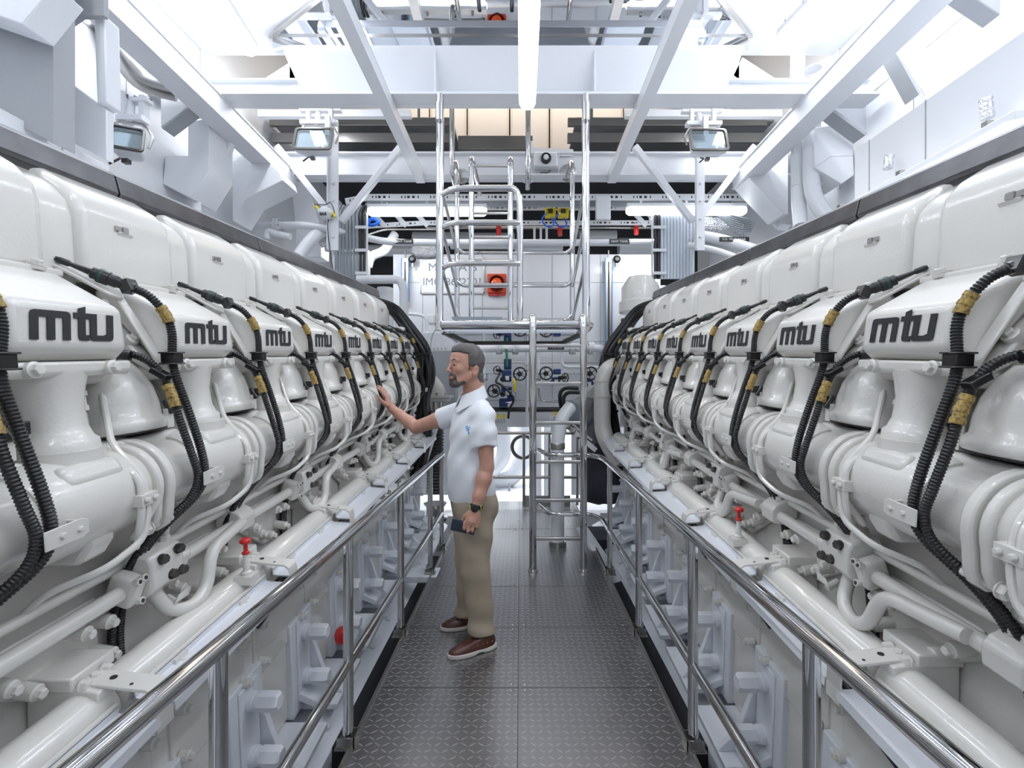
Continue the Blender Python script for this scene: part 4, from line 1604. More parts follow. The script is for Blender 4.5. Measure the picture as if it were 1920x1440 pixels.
for side, px0, px1, m1, nc in (('left', 628, 686, M_cable, 9), ('right', 1226, 1298, M_cablew, 12)):
    t = thing('cable_bundle', ['dark grey', 'pale'][side == 'right'] + ' vertical cable run clipped to a ladder tray %s of the bulkhead' % side, 'cable', at((px0 + px1) / 2, 520, 5.75), 'vertical cable runs beside the bulkhead')
    for k in range(nc):
        px = px0 + (px1 - px0) * (k + .5) / nc
        b = MB()
        b.tube(smooth([at(px + (8 if side == 'left' else 0), 386, 5.85), at(px, 402, 5.78), at(px, 430, 5.75), at(px, 523, 5.75)], 4), .019, 8)
        mm = m1 if not (side == 'left' and k >= nc - 2) and not (side == 'right' and k < 2) else M_black
        part('cable', b, mm, t)
    b = MB()
    for py in (432, 475, 518):
        b.beam(at(px0 - 2, py, 5.80), at(px1 + 2, py, 5.80), .02, .03)
        b.beam(at(px1 - 20 if side == 'left' else px0 - 2, py - 6, 5.71), at(px1 + 2 if side == 'left' else px0 + 24, py - 6, 5.71), .012, .035)
    b.beam(at(px0 - 3, 400, 5.78), at(px0 - 3, 525, 5.78), .012, .05, (0, 1, 0))
    b.beam(at(px1 + 2, 400, 5.78), at(px1 + 2, 525, 5.78), .012, .05, (0, 1, 0))
    part('ladder_tray', b, M_panel, t)

# detector with its bracket
for px, py, Y, lab in ((611, 402, 5.3, 'white vented detector with yellow tags on the left strut foot'),):
    t = thing('smoke_detector', lab, 'detector', at(px, py, Y))
    o = at(px, py, Y)
    b = MB()
    b.lathe([(.05, 0), (.085, .03), (.085, .07), (.05, .11), (.03, .12)], o + Vector((0, 0, .06)), (0, -.15, -1), 18)
    part('body', b, M_sign, t)
    b = MB()
    for q in range(5):
        b.box(o + Vector((-.03 + .015 * q, -.075, -.02)), (.007, .02, .03))
    part('vents', b, M_void, t)
    for q in (-1, 1):
        b = MB()
        b.cyl(o + Vector((q * .06, -.02, .04)), o + Vector((q * .11, -.02, .085 * (1 if q < 0 else -.4))), .014, 8)
        part('yellow_tag', b, M_yel, t)
    b = MB()
    b.tube(smooth([o + Vector((-.12, -.02, .1)), o + Vector((0, -.02, .1)), o + Vector((.06, -.02, .12)), o + Vector((.1, -.02, .0)), o + Vector((.02, 0, -.1)), o + Vector((.06, 0, -.5)), o + Vector((.1, 0, -.7))], 5), .005, 6)
    part('cable', b, M_tblk, t)

# ---------------------------------------------------------------- pipes at the back
def pipe(pts, r, label, m=M_panel, bend=.12, flanges=(), group='pipes at the back', labels=(), cat='pipe', name='pipe'):
    pts = [Vector(p) for p in pts]
    t = thing(name, label, cat, pts[-1], group)
    b = MB()
    b.tube(pts, r, 18, bend)
    part('tube', b, m, t)
    for f, ax in flanges:
        f, ax = Vector(f), Vector(ax).normalized()
        b = MB()
        b.lathe([(r * 1.75, -.03), (r * 1.75, -.004), (r * 1.6, -.003), (r * 1.6, .003), (r * 1.75, .004), (r * 1.75, .03)], f, ax, 24)
        fl_ = part('flange', b, m, t)
        _, u, w = frame_of(ax)
        for q in range(6):
            a = 2 * pi * q / 6 + .3
            p = f + (u * cos(a) + w * sin(a)) * r * 1.45
            b = MB()
            b.cyl(p - ax * .045, p + ax * .045, .010, 6)
            part('flange_bolt', b, M_chrome2, fl_)
    for txt, c, sz in labels:
        c = Vector(c)
        b = MB()
        b.box(c + Vector((0, -r - .003, 0)), (sz * len(txt) * .62 + .03, .004, sz * 1.5))
        l = part('label_plate', b, M_tblk, t)
        text_part('label_text', txt, sz, c + Vector((0, -r - .007, 0)), (1, 0, 0), (0, 0, 1), M_twht, l, ext=.0005)
    return t


pipe([at(470, 424, 5.6), at(575, 422, 5.6), at(625, 432, 5.7), at(730, 455, 6.1), at(1240, 455, 6.1)], .043, 'long white vent pipe running across the back below the trays', bend=.2,
     flanges=((at(520, 422, 5.58), (1, 0, 0)),), labels=(('VENT TANK', at(758, 455, 6.1), .04), ('VENT TANK', at(1160, 455, 6.1), .04)))
pipe([at(560, 480, 5.5), at(590, 440, 5.6), at(615, 432, 5.9), at(620, 470, 5.9)], .07, 'thick white bend pipe at the left cable run', bend=.2, flanges=((at(618, 458, 5.9), (.1, 0, 1)),))
pipe([at(500, 447, 5.4), at(502, 432, 5.4), at(515, 438, 5.4), at(545, 444, 5.4)], .035, 'small white pipe loop behind the left gutter')
pipe([at(670, 524, 5.6), at(750, 524, 5.6), at(757, 540, 5.6), at(758, 630, 5.6)], .05, 'white pipe turning down beside the left cable bundle', bend=.15)
pipe([at(722, 540, 5.9), at(722, 690, 5.9)], .095, 'wide white vertical pipe behind the left engine end')
pipe([at(1300, 440, 5.6), at(1350, 448, 5.5), at(1420, 470, 5.3)], .06, 'thick white vent pipe with black label at the right gutter', labels=(('F.O. VENT TANK', at(1372, 452, 5.44), .035),))
pipe([at(1290, 460, 5.5), at(1340, 468, 5.4), at(1400, 490, 5.2)], .035, 'thinner white pipe below the thick vent pipe at the right')
pipe([at(800, 427, 6.5), at(1400, 427, 6.5)], .016, 'thin steel line across the dark recess', M_chrome2)
pipe([at(690, 440, 6.6), at(720, 430, 6.6), at(820, 430, 6.6)], .014, 'thin bent steel line in the recess left', M_chrome2)
pipe([at(690, 500, 6.5), at(695, 480, 6.5), at(720, 472, 6.5), at(740, 440, 6.7)], .06, 'white bend pipe in the recess behind the sign')
for k, (px, py, w) in enumerate(((735, 470, 90), (830, 448, 110), (905, 452, 120), (1010, 460, 90), (1120, 445, 70), (1190, 462, 60))):
    pipe([at(px - w / 2, py, 7.6), at(px + w / 2, py, 7.6)], .09 + .02 * (k % 3), 'fat pale pipe in the dark recess, %s' % ['far left', 'behind the left cage post', 'behind the upper ladder', 'right of the upper ladder', 'behind the right cage post', 'far right'][k], M_grey, group='fat pipes in the recess')
for k, (px, nm) in enumerate(((1002, 'first'), (1014, 'second'), (1025, 'third'))):
    b = MB()
    b.box(at(px, 437, 6.4), (.03, .02, .18))
    solo('hanging_bracket', b, M_panel, 'slotted hanging bracket under the tray, %s from the left' % nm, 'bracket', 'hanging brackets under the tray')
for k, (px, py) in enumerate(((935, 434), (1050, 432), (1193, 430))):
    b = MB()
    b.lathe([(.028, 0), (.032, .02), (.032, .14), (.02, .16)], at(px, py + 10, 6.4), (0, 0, 1), 14)
    solo('red_cylinder', b, M_red, 'small red cylinder hanging below the trays, %s' % ['by the upper ladder', 'under the yellow valves', 'near the right lamp'][k], 'cylinder', 'red cylinders below the trays')
for k, px in enumerate((1032, 1056)):
    t = thing('yellow_valve_box', 'yellow terminal box with blue cables below the tray, %s of two' % ['left', 'right'][k], 'box', at(px, 402, 6.2), 'yellow boxes below the tray')
    b = MB()
    b.box(at(px, 400, 6.2), (.14, .08, .12))
    part('body', b, M_yel, t, .01)
    b = MB()
    b.box(at(px, 396, 6.15), (.06, .04, .05))
    part('gland', b, M_dark, t)
    b = MB()
    b.tube(smooth([at(px - 8, 400, 6.14), at(px - 16, 412, 6.14), at(px - 6, 425, 6.14), at(px + 6, 422, 6.14), at(px + 2, 408, 6.14)], 5), .010, 8)
    part('cable', b, M_bluec, t)
b = MB()
b.tube(smooth([at(690, 414, 5.9), at(700, 410, 5.9), at(710, 416, 5.9), at(700, 422, 5.9), at(688, 420, 5.9), at(694, 412, 5.9)], 5), .022, 8)
solo('blue_cable_coil', b, M_bluec, 'blue cable coil under the left tube lamp', 'cable')
b = MB()
o = at(1360, 420, 6.0)
b.tube(smooth([at(1305, 418, 6.0), at(1340, 424, 6.0), at(1375, 420, 6.0), at(1405, 430, 5.9)], 4), .11, 20)
solo('foil_duct', b, M_foil, 'crumpled silver foil duct under the right tube lamp', 'duct')
b = MB()
b.tube(smooth([at(775, 468, 6.9), at(800, 470, 6.9), at(818, 466, 6.9)], 4), .10, 20)
solo('foil_duct', b, M_foil, 'crumpled silver foil patch behind the left cage post', 'duct')
for k, (pts, lab) in enumerate((([(1785, 190), (1790, 215), (1800, 222)], 'small crumpled foil sleeve high on the right hull ledge'), ([(1668, 290), (1666, 315)], 'crumpled foil sleeve on the right hull ledge above the gutter'))):
    b = MB()
    b.tube([at(1848 if k == 0 else 1668, 185 if k == 0 else 292, 2.6 if k == 0 else 3.3), at(1852 if k == 0 else 1664, 222 if k == 0 else 316, 2.6 if k == 0 else 3.3)], .03, 10)
    solo('foil_sleeve', b, M_foil, lab, 'foil')
# pillar behind the left gutter
px_prism([(545, 340), (575, 340), (602, 430), (602, 482), (552, 482), (555, 430)], 6.0, .25, M_hull)
px_prism([(640, 468), (690, 468), (690, 520), (640, 520)], 6.2, .1, M_panel)

# ---------------------------------------------------------------- fuel manifold and valves on the bulkhead
YM = 6.72
pipe([at(690, 655, YM), at(1126, 653, YM), at(1127, 653, 6.95)], .052, 'white fuel oil header pipe with flanges under the platform', bend=.1,
     flanges=((at(936, 653, YM), (1, 0, 0)), (at(966, 653, YM), (1, 0, 0)), (at(1073, 653, YM), (1, 0, 0)), (at(1108, 653, YM), (1, 0, 0))), labels=(('FUEL OIL', at(1042, 652, YM), .04),))
for k, (px, py1, lab) in enumerate(((988, 715, 'left'), (1010, 715, 'middle'))):
    pipe([at(px, 660, YM), at(px, 800 if k == 0 else 715, YM)], .022, 'white branch pipe dropping from the fuel header, %s' % lab, flanges=((at(px, 690 if k == 0 else 706, YM), (0, 0, 1)),), group='branch pipes of the fuel header')
pipe([at(1053, 660, YM), at(1053, 688, YM), at(1128, 689, YM), at(1140, 700, YM)], .022, 'white branch pipe bending right from the fuel header', bend=.1, group='branch pipes of the fuel header')
pipe([at(908, 660, 6.65), at(908, 740, 6.65)], .026, 'white vertical pipe right of the head of the man', flanges=((at(908, 707, 6.65), (0, 0, 1)), (at(908, 738, 6.65), (0, 0, 1))), group='branch pipes of the fuel header')
pipe([at(905, 680, 6.85), at(1138, 680, 6.85)], .011, 'thin steel control line across the bulkhead', M_chrome2)
pipe([at(1010, 728, 6.7), at(1012, 752, 6.7), at(1052, 753, 6.7)], .016, 'steel pipe bending right below the ladder rung', M_chrome2, bend=.15)
pipe([at(870, 768, 6.75), at(1060, 768, 6.75)], .036, 'black rubber hose line along the bulkhead foot', M_black)
pipe([at(740, 640, 6.4), at(742, 560 + 30, 6.4), at(765, 588, 6.4), at(800, 592, 6.4), at(802, 640, 6.4)], .022, 'thin white pipe loop left of the bulkhead', bend=.1)


def handwheel(px, py, Y, r, label, ax=(0, -1, 0)):
    o = at(px, py, Y)
    ax = Vector(ax).normalized()
    t = thing('valve_handwheel', label, 'handwheel', o, 'black handwheels on the bulkhead valves')
    _, u, w = frame_of(ax)
    b = MB()
    b.tube([o + (u * cos(a) + w * sin(a)) * r for a in [2 * pi * k / 28 for k in range(28)]], r * .13, 8, closed=True)
    part('rim', b, M_blackm, t)
    b = MB()
    for k in range(5):
        a = 2 * pi * k / 5
        b.beam(o, o + (u * cos(a) + w * sin(a)) * r, r * .16, r * .1)
    part('spokes', b, M_blackm, t)
    b = MB()
    b.lathe([(r * .25, -.02), (r * .25, .02)], o, ax, 14)
    b.lathe([(r * .4, .03), (r * .45, .1), (r * .3, .13)], o, -ax, 14)
    part('hub', b, M_blackm, t)


handwheel(975, 701, 6.5, .085, 'handwheel left of the left ladder stile', (.1, -1, 0))
handwheel(926, 733, 6.5, .083, 'lowest handwheel, beside the shoulder of the man', (-.2, -1, .1))
handwheel(932, 694, 6.55, .055, 'smallest handwheel, right of the ear of the man', (-.5, -1, .1))
handwheel(1024, 700, 6.5, .085, 'handwheel between the ladder stiles', (0, -1, 0))
handwheel(1060, 708, 6.5, .06, 'small handwheel beside the right ladder stile', (.9, -1, 0))
handwheel(1108, 700, 6.5, .085, 'handwheel right of the ladder', (.2, -1, 0))


def bluevalve(boxes, label):
    t = thing('blue_valve', label, 'valve', at(boxes[0][0], boxes[0][1] + boxes[0][3] / 2, 6.7), 'blue valve bodies on the bulkhead')
    for k, (px, py, w, h) in enumerate(boxes):
        b = MB()
        o = at(px, py, 6.68)
        b.box(o, (w * 6.68 / 900, .16 - .02 * k, h * 6.68 / 900))
        part('body' if k == 0 else 'bonnet', b, M_blue, t, .012)
    b = MB()
    b.box(at(boxes[0][0] + 1, boxes[0][1] + 4, 6.56), (.05, .01, .06))
    part('tag_plate', b, M_sign, t)
    b = MB()
    o = at(boxes[0][0] + 6, boxes[0][1], 6.58)
    b.tube([o, o + Vector((.08, 0, 0)), o + Vector((.08, 0, -.14)), o + Vector((-.06, 0, -.16))], .006, 8, .03)
    part('sense_line', b, M_chrome, t)
    b = MB()
    o = at(boxes[0][0] - 6, boxes[0][1] + 6, 6.56)
    b.lathe([(.03, 0), (.04, .03), (.03, .06)], o, (-.3, -1, 0), 12)
    part('actuator', b, M_blackm, t)


bluevalve([(950, 705, 18, 22), (952, 683, 14, 20)], 'dark blue valve at the upper left of the bulkhead group')
bluevalve([(950, 733, 20, 18), (944, 755, 16, 16), (958, 748, 14, 12)], 'dark blue valve at the lower left of the bulkhead group')
bluevalve([(1042, 712, 16, 10), (1044, 697, 14, 10)], 'dark blue valve between the ladder stiles')
bluevalve([(1104, 716, 16, 12)], 'dark blue valve right of the ladder stile')
b = MB()
b.tube([at(949, 655, 6.6), at(950, 664, 6.58), at(951, 688, 6.55)], .018, 8)
solo('green_lever', b, mat('green_paint', (.01, .14, .05), .4), 'green lever handle hanging from the fuel header', 'lever')
b = MB()
b.tube(smooth([at(938, 700, 6.55), at(930, 715, 6.5), at(940, 722, 6.5), at(955, 735, 6.5), at(963, 750, 6.5), at(955, 768, 6.5), at(953, 785, 6.5)], 5), .016, 8)
solo('valve_wiring', b, M_black, 'black wiring hanging between the blue valves', 'cable')
b = MB()
b.tube(smooth([at(963, 712, 6.48), at(966, 722, 6.46), at(965, 732, 6.48)], 4), .018, 8)
solo('yellow_tape', b, M_yel, 'yellow strip on the wiring beside the blue valve', 'tape')
for k, (px, py) in enumerate(((937, 800), (1047, 795))):
    t = thing('junction_box', 'pale terminal box with yellow glands, %s' % ['left of the ladder foot rail', 'behind the ladder'][k], 'box', at(px, py + 10, 6.6), 'terminal boxes with yellow glands')
    b = MB()
    b.box(at(px, py, 6.6), (.22, .1, .2))
    part('body', b, M_panel, t, .008)
    for q in range(4):
        b = MB()
        o = at(px - 8 + 5.4 * q, py - 16, 6.52)
        b.cyl(o, o + Vector((0, 0, .05)), .014, 8)
        g = part('gland', b, M_yel, t, label='yellow gland')
        b = MB()
        b.cyl(o + Vector((0, -.01, -.01)), o + Vector((.005, -.02, -.06)), .008, 8)
        part('wire', b, M_cable, g)
# next compartment seen under the bulkhead
pipe([at(945, 800, 8.4), at(945, 860, 8.4), at(920, 885, 8.4), at(870, 890, 8.4)], .13, 'wide white elbow pipe in the next compartment', bend=.35)
pipe([at(985, 790, 8.6), at(985, 850, 8.6), at(960, 900, 8.6), at(850, 905, 8.6)], .17, 'wider white pipe sweeping left in the next compartment', bend=.5)
for k, px in enumerate((1009, 1026)):
    pipe([at(px, 780, 7.6), at(px, 945, 7.6)], .055, 'vertical pale pipe behind the ladder, %s of the pair' % ['left', 'right'][k], group='pale pipes behind the ladder')
b = MB()
o = at(981, 838, 7.4)
b.tube([o + Vector((cos(a), 0, sin(a))) * .17 for a in [2 * pi * k / 28 for k in range(28)]], .028, 10, closed=True)
solo('steel_ring', b, M_dark, 'dark steel ring seen through the rear railing', 'ring')
b = MB()
for z in (0, 1, 2):
    b.box(at(947, 918 + 14 * z, 10.5), (.09, .01, .10))
solo('notice', b, mat('notice_blue', (.25, .27, .45), .6), 'small notices on the far wall of the next compartment', 'notice')
b = MB()
b.cyl(at(955, 905, 8.2), at(955, 945, 8.2), .02, 8)
solo('thin_post', b, M_grey, 'thin post in the next compartment', 'post')

# ---------------------------------------------------------------- right rear: white standpipe, covered machine, elbow
t = pipe([(.36, 4.62, .0), (.36, 4.62, 1.02), (.40, 4.66, 1.22), (.50, 4.8, 1.32)], .066, 'thick white standpipe on the walkway behind the ladder', bend=.12)
b = MB()
b.lathe([(.07, 0), (.074, .01), (.074, .05), (.07, .06)], (.36, 4.62, .93), (0, 0, 1), 24)
part('clamp_band', b, M_chrome2, t)
b = MB()
b.lathe([(.085, 0), (.085, .05), (.07, .05)], (.36, 4.62, 0), (0, 0, 1), 24)
part('foot_ring', b, M_chrome2, t)


def blob(name, c, r, m, label, cat, seed=0, sc=(1, 1, 1), par=None, amp=.12):
    rnd = np.random.RandomState(seed)
    ph = rnd.rand(6, 3) * 6
    b = MB()
    b.sphere((0, 0, 0), 1, 36, 24)
    out = []
    for p in b.v:
        v = Vector(p)
        d = 1 + amp * (sin(3 * v.x + ph[0][0]) * sin(2.5 * v.y + ph[0][1]) + .6 * sin(5 * v.z + 3 * v.x + ph[1][0]) * cos(4 * v.y + ph[1][1]) + .3 * sin(9 * v.x + ph[2][0]) * sin(8 * v.z + ph[2][1]))
        # squarish
        q = max(abs(v.x), abs(v.y), abs(v.z))
        d *= (1 + .25 * (1 / q - 1)) if q > 0 else 1
        out.append((c[0] + v.x * d * r * sc[0], c[1] + v.y * d * r * sc[1], c[2] + v.z * d * r * sc[2]))
    b.v = out
    if par is not None:
        return part(name, b, m, par, angle=80)
    return solo(name, b, m, label, cat, angle=80)


c1 = at(1088, 775, 5.2)
blob('canvas_cover', c1, .17, M_canvas, 'pale grey canvas-covered valve head behind the right ladder stile', 'cover', 3, (1.1, 1, 1.0))
c2 = at(1135, 850, 5.35)
t = thing('covered_machine', 'machine under charcoal canvas between the right engine end and the ladder', 'machine', (c2.x, c2.y, 0))
blob('canvas_cover', at(1118, 800, 5.3), .20, M_canvas, '', '', 8, (1.0, 1, 1.1), t)
blob('canvas_cover', at(1140, 880, 5.35), .30, M_charc, '', '', 5, (1.0, 1, 1.35), t)
b = MB()
b.lathe([(.03, 0), (.03, .02)], at(1138, 850, 5.02), (0, -1, 0), 14)
part('round_cap', b, M_dark, t)
b = MB()
b.box((c2.x, c2.y, -.5), (.4, .5, .8))
part('pedestal', b, M_charc, t)
b = MB()
b.beam(at(1065, 800, 5.0), at(1118, 845, 4.9), .05, .09, (0, 1, 0))
b.beam(at(1058, 782, 5.0), at(1110, 826, 4.95), .02, .05, (0, 1, 0))
for q in range(5):
    b.cyl(at(1068 + 11 * q, 797 + 9.2 * q, 4.95), at(1063 + 11 * q, 803 + 9.2 * q, 4.9), .014, 8)
solo('bolted_flange', b, M_chrome2, 'slanting bolted steel flange below the grey canvas cover', 'flange')
b = MB()
b.tube(smooth([at(1052, 765, 5.6), at(1050, 740, 5.6), at(1060, 728, 5.6), at(1085, 728, 5.6)], 5), .024, 10)
b.tube(smooth([at(1058, 765, 5.55), at(1057, 746, 5.55), at(1066, 736, 5.55), at(1088, 736, 5.55)], 5), .024, 10)
solo('black_hoses', b, M_black, 'pair of black hoses arching over the grey canvas cover', 'hose')
t = pipe([at(1138, 688, 4.95) + Vector((.25, .1, .05)), at(1140, 690, 4.95), at(1129, 716, 4.95), at(1129, 800, 4.95), at(1138, 830, 4.9), at(1165, 870, 4.8)], .088, 'fat cream exhaust elbow pipe at the far end of the right engine', M_engs, bend=.2)
b = MB()
for py in (716, 745):
    b.lathe([(.096, 0), (.096, .02)], at(1129, py, 4.95), (0, 0, 1), 24)
part('collar', b, M_engs, t)
b = MB()
b.prism([at(1098, 738, 5.2), at(1140, 700, 5.2), at(1140, 800, 5.2), at(1132, 800, 5.2)], (0, .05, 0))
part('bracket', b, M_engs, t)
b = MB()
b.beam((.60, 4.7, .15), (.98, 4.1, -.35), .12, .03)
solo('sloping_plate', b, M_mount, 'pale sloping plate beside the right railing foot', 'plate')
# tank flange with studs on the bulkhead right
t = thing('tank_manhole', 'round white manhole cover with dark studs behind the right engine', 'hatch', (1.75, 6.6, 2.3))
b = MB()
b.lathe([(.62, 0), (.62, .02)], (1.95, 6.6, 2.30), (0, -1, 0), 40)
part('cover', b, M_panel, t)
for k in range(24):
    a = 2 * pi * k / 24
    b = MB()
    b.hexb((1.95 + .56 * cos(a), 6.58, 2.30 + .56 * sin(a)), (0, -1, 0), .022, .03)
    part('stud', b, M_dark, t)
b = MB()
b.lathe([(.25, 0), (.25, .12), (.22, .14), (.22, .3), (.14, .42)], (1.44, 5.75, 2.42), (0, 0, 1), 28)
solo('white_canister', b, M_engs, 'white round canister above the far end of the right engine', 'canister')

# ---------------------------------------------------------------- left rear: filter housing with bellows, equipment
t = thing('filter_housing', 'white domed filter housing on a flanged black bellows left of the man', 'filter', (-1.0, 5.6, 0))
o = at(806, 742, 5.45)
b = MB()
b.tube(smooth([o + Vector((-.34, .1, .14)), o + Vector((-.2, .05, .2)), o + Vector((-.05, 0, .17)), o + Vector((.05, 0, .06)), o + Vector((.06, 0, 0))], 5), .12, 22)
part('elbow', b, M_engs, t)
b = MB()
b.box(o + Vector((.04, 0, -.01)), (.42, .3, .03))
b.box(o + Vector((.04, 0, -.05)), (.36, .26, .025))
part('flange', b, M_engs, t, .005)
for q in (-.13, -.02, .1, .2):
    b = MB()
    b.hexb(o + Vector((q, -.12, .005)), (0, 0, 1), .016, .03)
    part('bolt', b, M_chrome2, t)
b = MB()
b.lathe([(.09, 0), (.09, .12)], o + Vector((.06, 0, -.19)), (0, 0, 1), 20)
part('collar', b, M_chrome2, t)
b = MB()
b.rib([o + Vector((.06, 0, -.19)), o + Vector((.06, 0, -.6)), o + Vector((.06, 0, -1.1))], .10, .035, .10, 20, 4)
part('bellows', b, M_black, t)
b = MB()
b.lathe([(.12, 0), (.14, .04), (.10, .06), (.10, .16), (.13, .2)], o + Vector((.06, 0, -1.42)), (0, 0, 1), 20)
part('base', b, M_chrome2, t)
for k, (px, py, Y, w, h, m, lab) in enumerate(((830, 725, 6.0, .35, .9, M_grey, 'tall grey equipment cabinet behind the face of the man'), (818, 650, 6.3, .5, .35, M_panel, 'white control box with studs left of the fuel header'), (810, 600, 6.6, .1, .12, M_panel, 'small white box below the name sign'))):
    b = MB()
    b.box(at(px, py, Y), (w, .25, h))
    solo('equipment_box', b, m, lab, 'box', bev=.01)
b = MB()
for q in range(6):
    b.cyl(at(800 + q * 7, 652, 6.1), at(800 + q * 7, 664, 6.1), .012, 8)
b.tube(smooth([at(822, 610, 6.1), at(808, 640, 6.1), at(811, 700, 6.1)], 5), .007, 6)
solo('instrument_leads', b, M_chrome2, 'row of small steel leads on the white control box', 'lead')
b = MB()
b.lathe([(.04, 0), (.05, .03), (.03, .05), (.012, .06), (.012, .12), (.07, .125), (.07, .14)], at(840, 645, 6.3), (0, 0, 1), 16)
solo('small_valve', b, M_panel, 'small white valve with round wheel above the head of the man', 'valve')
pipe([at(775, 1000, 5.0), at(778, 900, 5.0), at(800, 840, 5.2), at(812, 800, 5.3)], .06, 'pale sloping hose pipe behind the left railing', bend=.2)
# white step box and plate at walkway edge
b = MB()
b.box((-.80, 3.95, -.02), (.26, .20, .05))
solo('step_plate', b, M_mount, 'small white plate at the walkway edge beside the left railing', 'plate', bev=.004)
b = MB()
b.lathe([(.04, 0), (.045, .02), (.045, .05), (.03, .07)], (-1.02, 2.75, .12), (.5, -1, 0), 16)
solo('red_plug', b, M_red, 'red cap among the left engine mounts', 'cap')
# near-black boxes paint in the dark gap below the walkway
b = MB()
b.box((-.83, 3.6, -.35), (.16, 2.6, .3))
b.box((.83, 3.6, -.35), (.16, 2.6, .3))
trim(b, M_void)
# nameplate on the right engine wall

# ---------------------------------------------------------------- the man: signed-distance modelling
def sdf_mesh(name, f, lo, hi, h):
    """surface nets on the sparse blocks that the surface crosses"""
    lo, hi = np.array(lo, float), np.array(hi, float)
    B_ = 8
    nb = np.ceil((hi - lo) / (h * B_)).astype(int)
    g = np.stack(np.meshgrid(*[np.arange(n) for n in nb], indexing='ij'), -1).reshape(-1, 3)
    cc = lo + (g + .5) * h * B_
    d = f(cc)
    g = g[np.abs(d) < h * B_ * 1.15]
    loc = np.stack(np.meshgrid(*[np.arange(B_ + 1)] * 3, indexing='ij'), -1)
    idx = g[:, None, None, None, :] * B_ + loc[None]
    val = np.empty(idx.shape[:-1])
    flat = idx.reshape(-1, 3)
    out = np.empty(len(flat))
    for a in range(0, len(flat), 400000):
        out[a:a + 400000] = f(lo + flat[a:a + 400000] * h)
    val = out.reshape(idx.shape[:-1])
    N = (nb + 2) * B_

    def key(q):
        return (q[..., 0] * N[1] + q[..., 1]) * N[2] + q[..., 2]
    c = [val[:, i:B_ + i, j:B_ + j, k:B_ + k] for i in (0, 1) for j in (0, 1) for k in (0, 1)]
    offs = [(i, j, k) for i in (0, 1) for j in (0, 1) for k in (0, 1)]
    neg = sum((x < 0).astype(int) for x in c)
    act = (neg > 0) & (neg < 8)
    ci = idx[:, :B_, :B_, :B_][act]
    cv = np.stack([x[act] for x in c], -1)
    acc = np.zeros((len(ci), 3))
    cnt = np.zeros(len(ci))
    for a in range(8):
        for b in range(a + 1, 8):
            df = np.array(offs[b]) - np.array(offs[a])
            if abs(df).sum() != 1:
                continue
            va, vb = cv[:, a], cv[:, b]
            m = (va < 0) != (vb < 0)
            t = np.where(m, va / np.where(np.abs(va - vb) < 1e-12, 1, va - vb), 0)
            p = np.array(offs[a])[None] + t[:, None] * df[None]
            acc[m] += p[m]
            cnt[m] += 1
    pos = lo + (ci + acc / cnt[:, None]) * h
    ck = key(ci)
    order = np.argsort(ck)
    sk = ck[order]
    faces = []
    gi = idx[:, :B_, :B_, :B_]
    v0 = val[:, :B_, :B_, :B_]
    for ax in range(3):
        sl = [slice(0, B_)] * 3
        sl[ax] = slice(1, B_ + 1)
        v1 = val[(slice(None),) + tuple(sl)]
        m = (v0 < 0) != (v1 < 0)
        p = gi[m]
        fl_ = v0[m] < 0
        u, w = [(1, 2), (2, 0), (0, 1)][ax]
        eu, ew = np.eye(3, dtype=int)[u], np.eye(3, dtype=int)[w]
        quad = [p, p - eu, p - eu - ew, p - ew]
        ids = []
        ok = np.ones(len(p), bool)
        for q in quad:
            k = key(q)
            j = np.clip(np.searchsorted(sk, k), 0, len(sk) - 1)
            ok &= sk[j] == k
            ids.append(order[j])
        ids = np.stack(ids, -1)[ok]
        fl_ = fl_[ok]
        ids[~fl_] = ids[~fl_][:, ::-1]
        faces.append(ids)
    faces = np.concatenate(faces)
    me = bpy.data.meshes.new(name)
    me.from_pydata(pos.tolist(), [], faces.tolist())
    me.polygons.foreach_set('use_smooth', [True] * len(me.polygons))
    me.validate()
    return me


def _a(v):
    return np.array(v, float)


def ell(p, c, r, M=None):
    q = p - _a(c)
    if M is not None:
        q = q @ M
    r = _a(r)
    k0 = np.linalg.norm(q / r, axis=-1)
    k1 = np.linalg.norm(q / (r * r), axis=-1)
    return k0 * (k0 - 1) / np.maximum(k1, 1e-9)


def cap(p, a, b, ra, rb):
    a, b = _a(a), _a(b)
    ab = b - a
    t = np.clip(((p - a) @ ab) / (ab @ ab), 0, 1)
    return np.linalg.norm(p - (a + t[:, None] * ab), axis=-1) - (ra + (rb - ra) * t)


def smin(a, b, k):
    h = np.clip(.5 + .5 * (b - a) / k, 0, 1)
    return b * (1 - h) + a * h - k * h * (1 - h)


def smax(a, b, k):
    return -smin(-a, -b, k)


def chain(p, pts, rs, k=.01):
    d = None
    for i in range(len(pts) - 1):
        e = cap(p, pts[i], pts[i + 1], rs[i], rs[i + 1])
        d = e if d is None else smin(d, e, k)
    return d


HO = _a((-.322, 2.88, 1.672))
ha = R(31)
Mh = np.array([[-cos(ha), sin(ha), 0], [-sin(ha), -cos(ha), 0], [0, 0, 1]])   # columns: forward, left, up
HF, HL = _a((-cos(ha), -sin(ha), 0)), _a((sin(ha), -cos(ha), 0))


def H(f_, l_, u_):
    return HO + HF * f_ + HL * l_ + _a((0, 0, u_))


def to_head(p):
    q = p - HO
    return np.stack([q @ HF, q @ HL, q[:, 2]], -1)


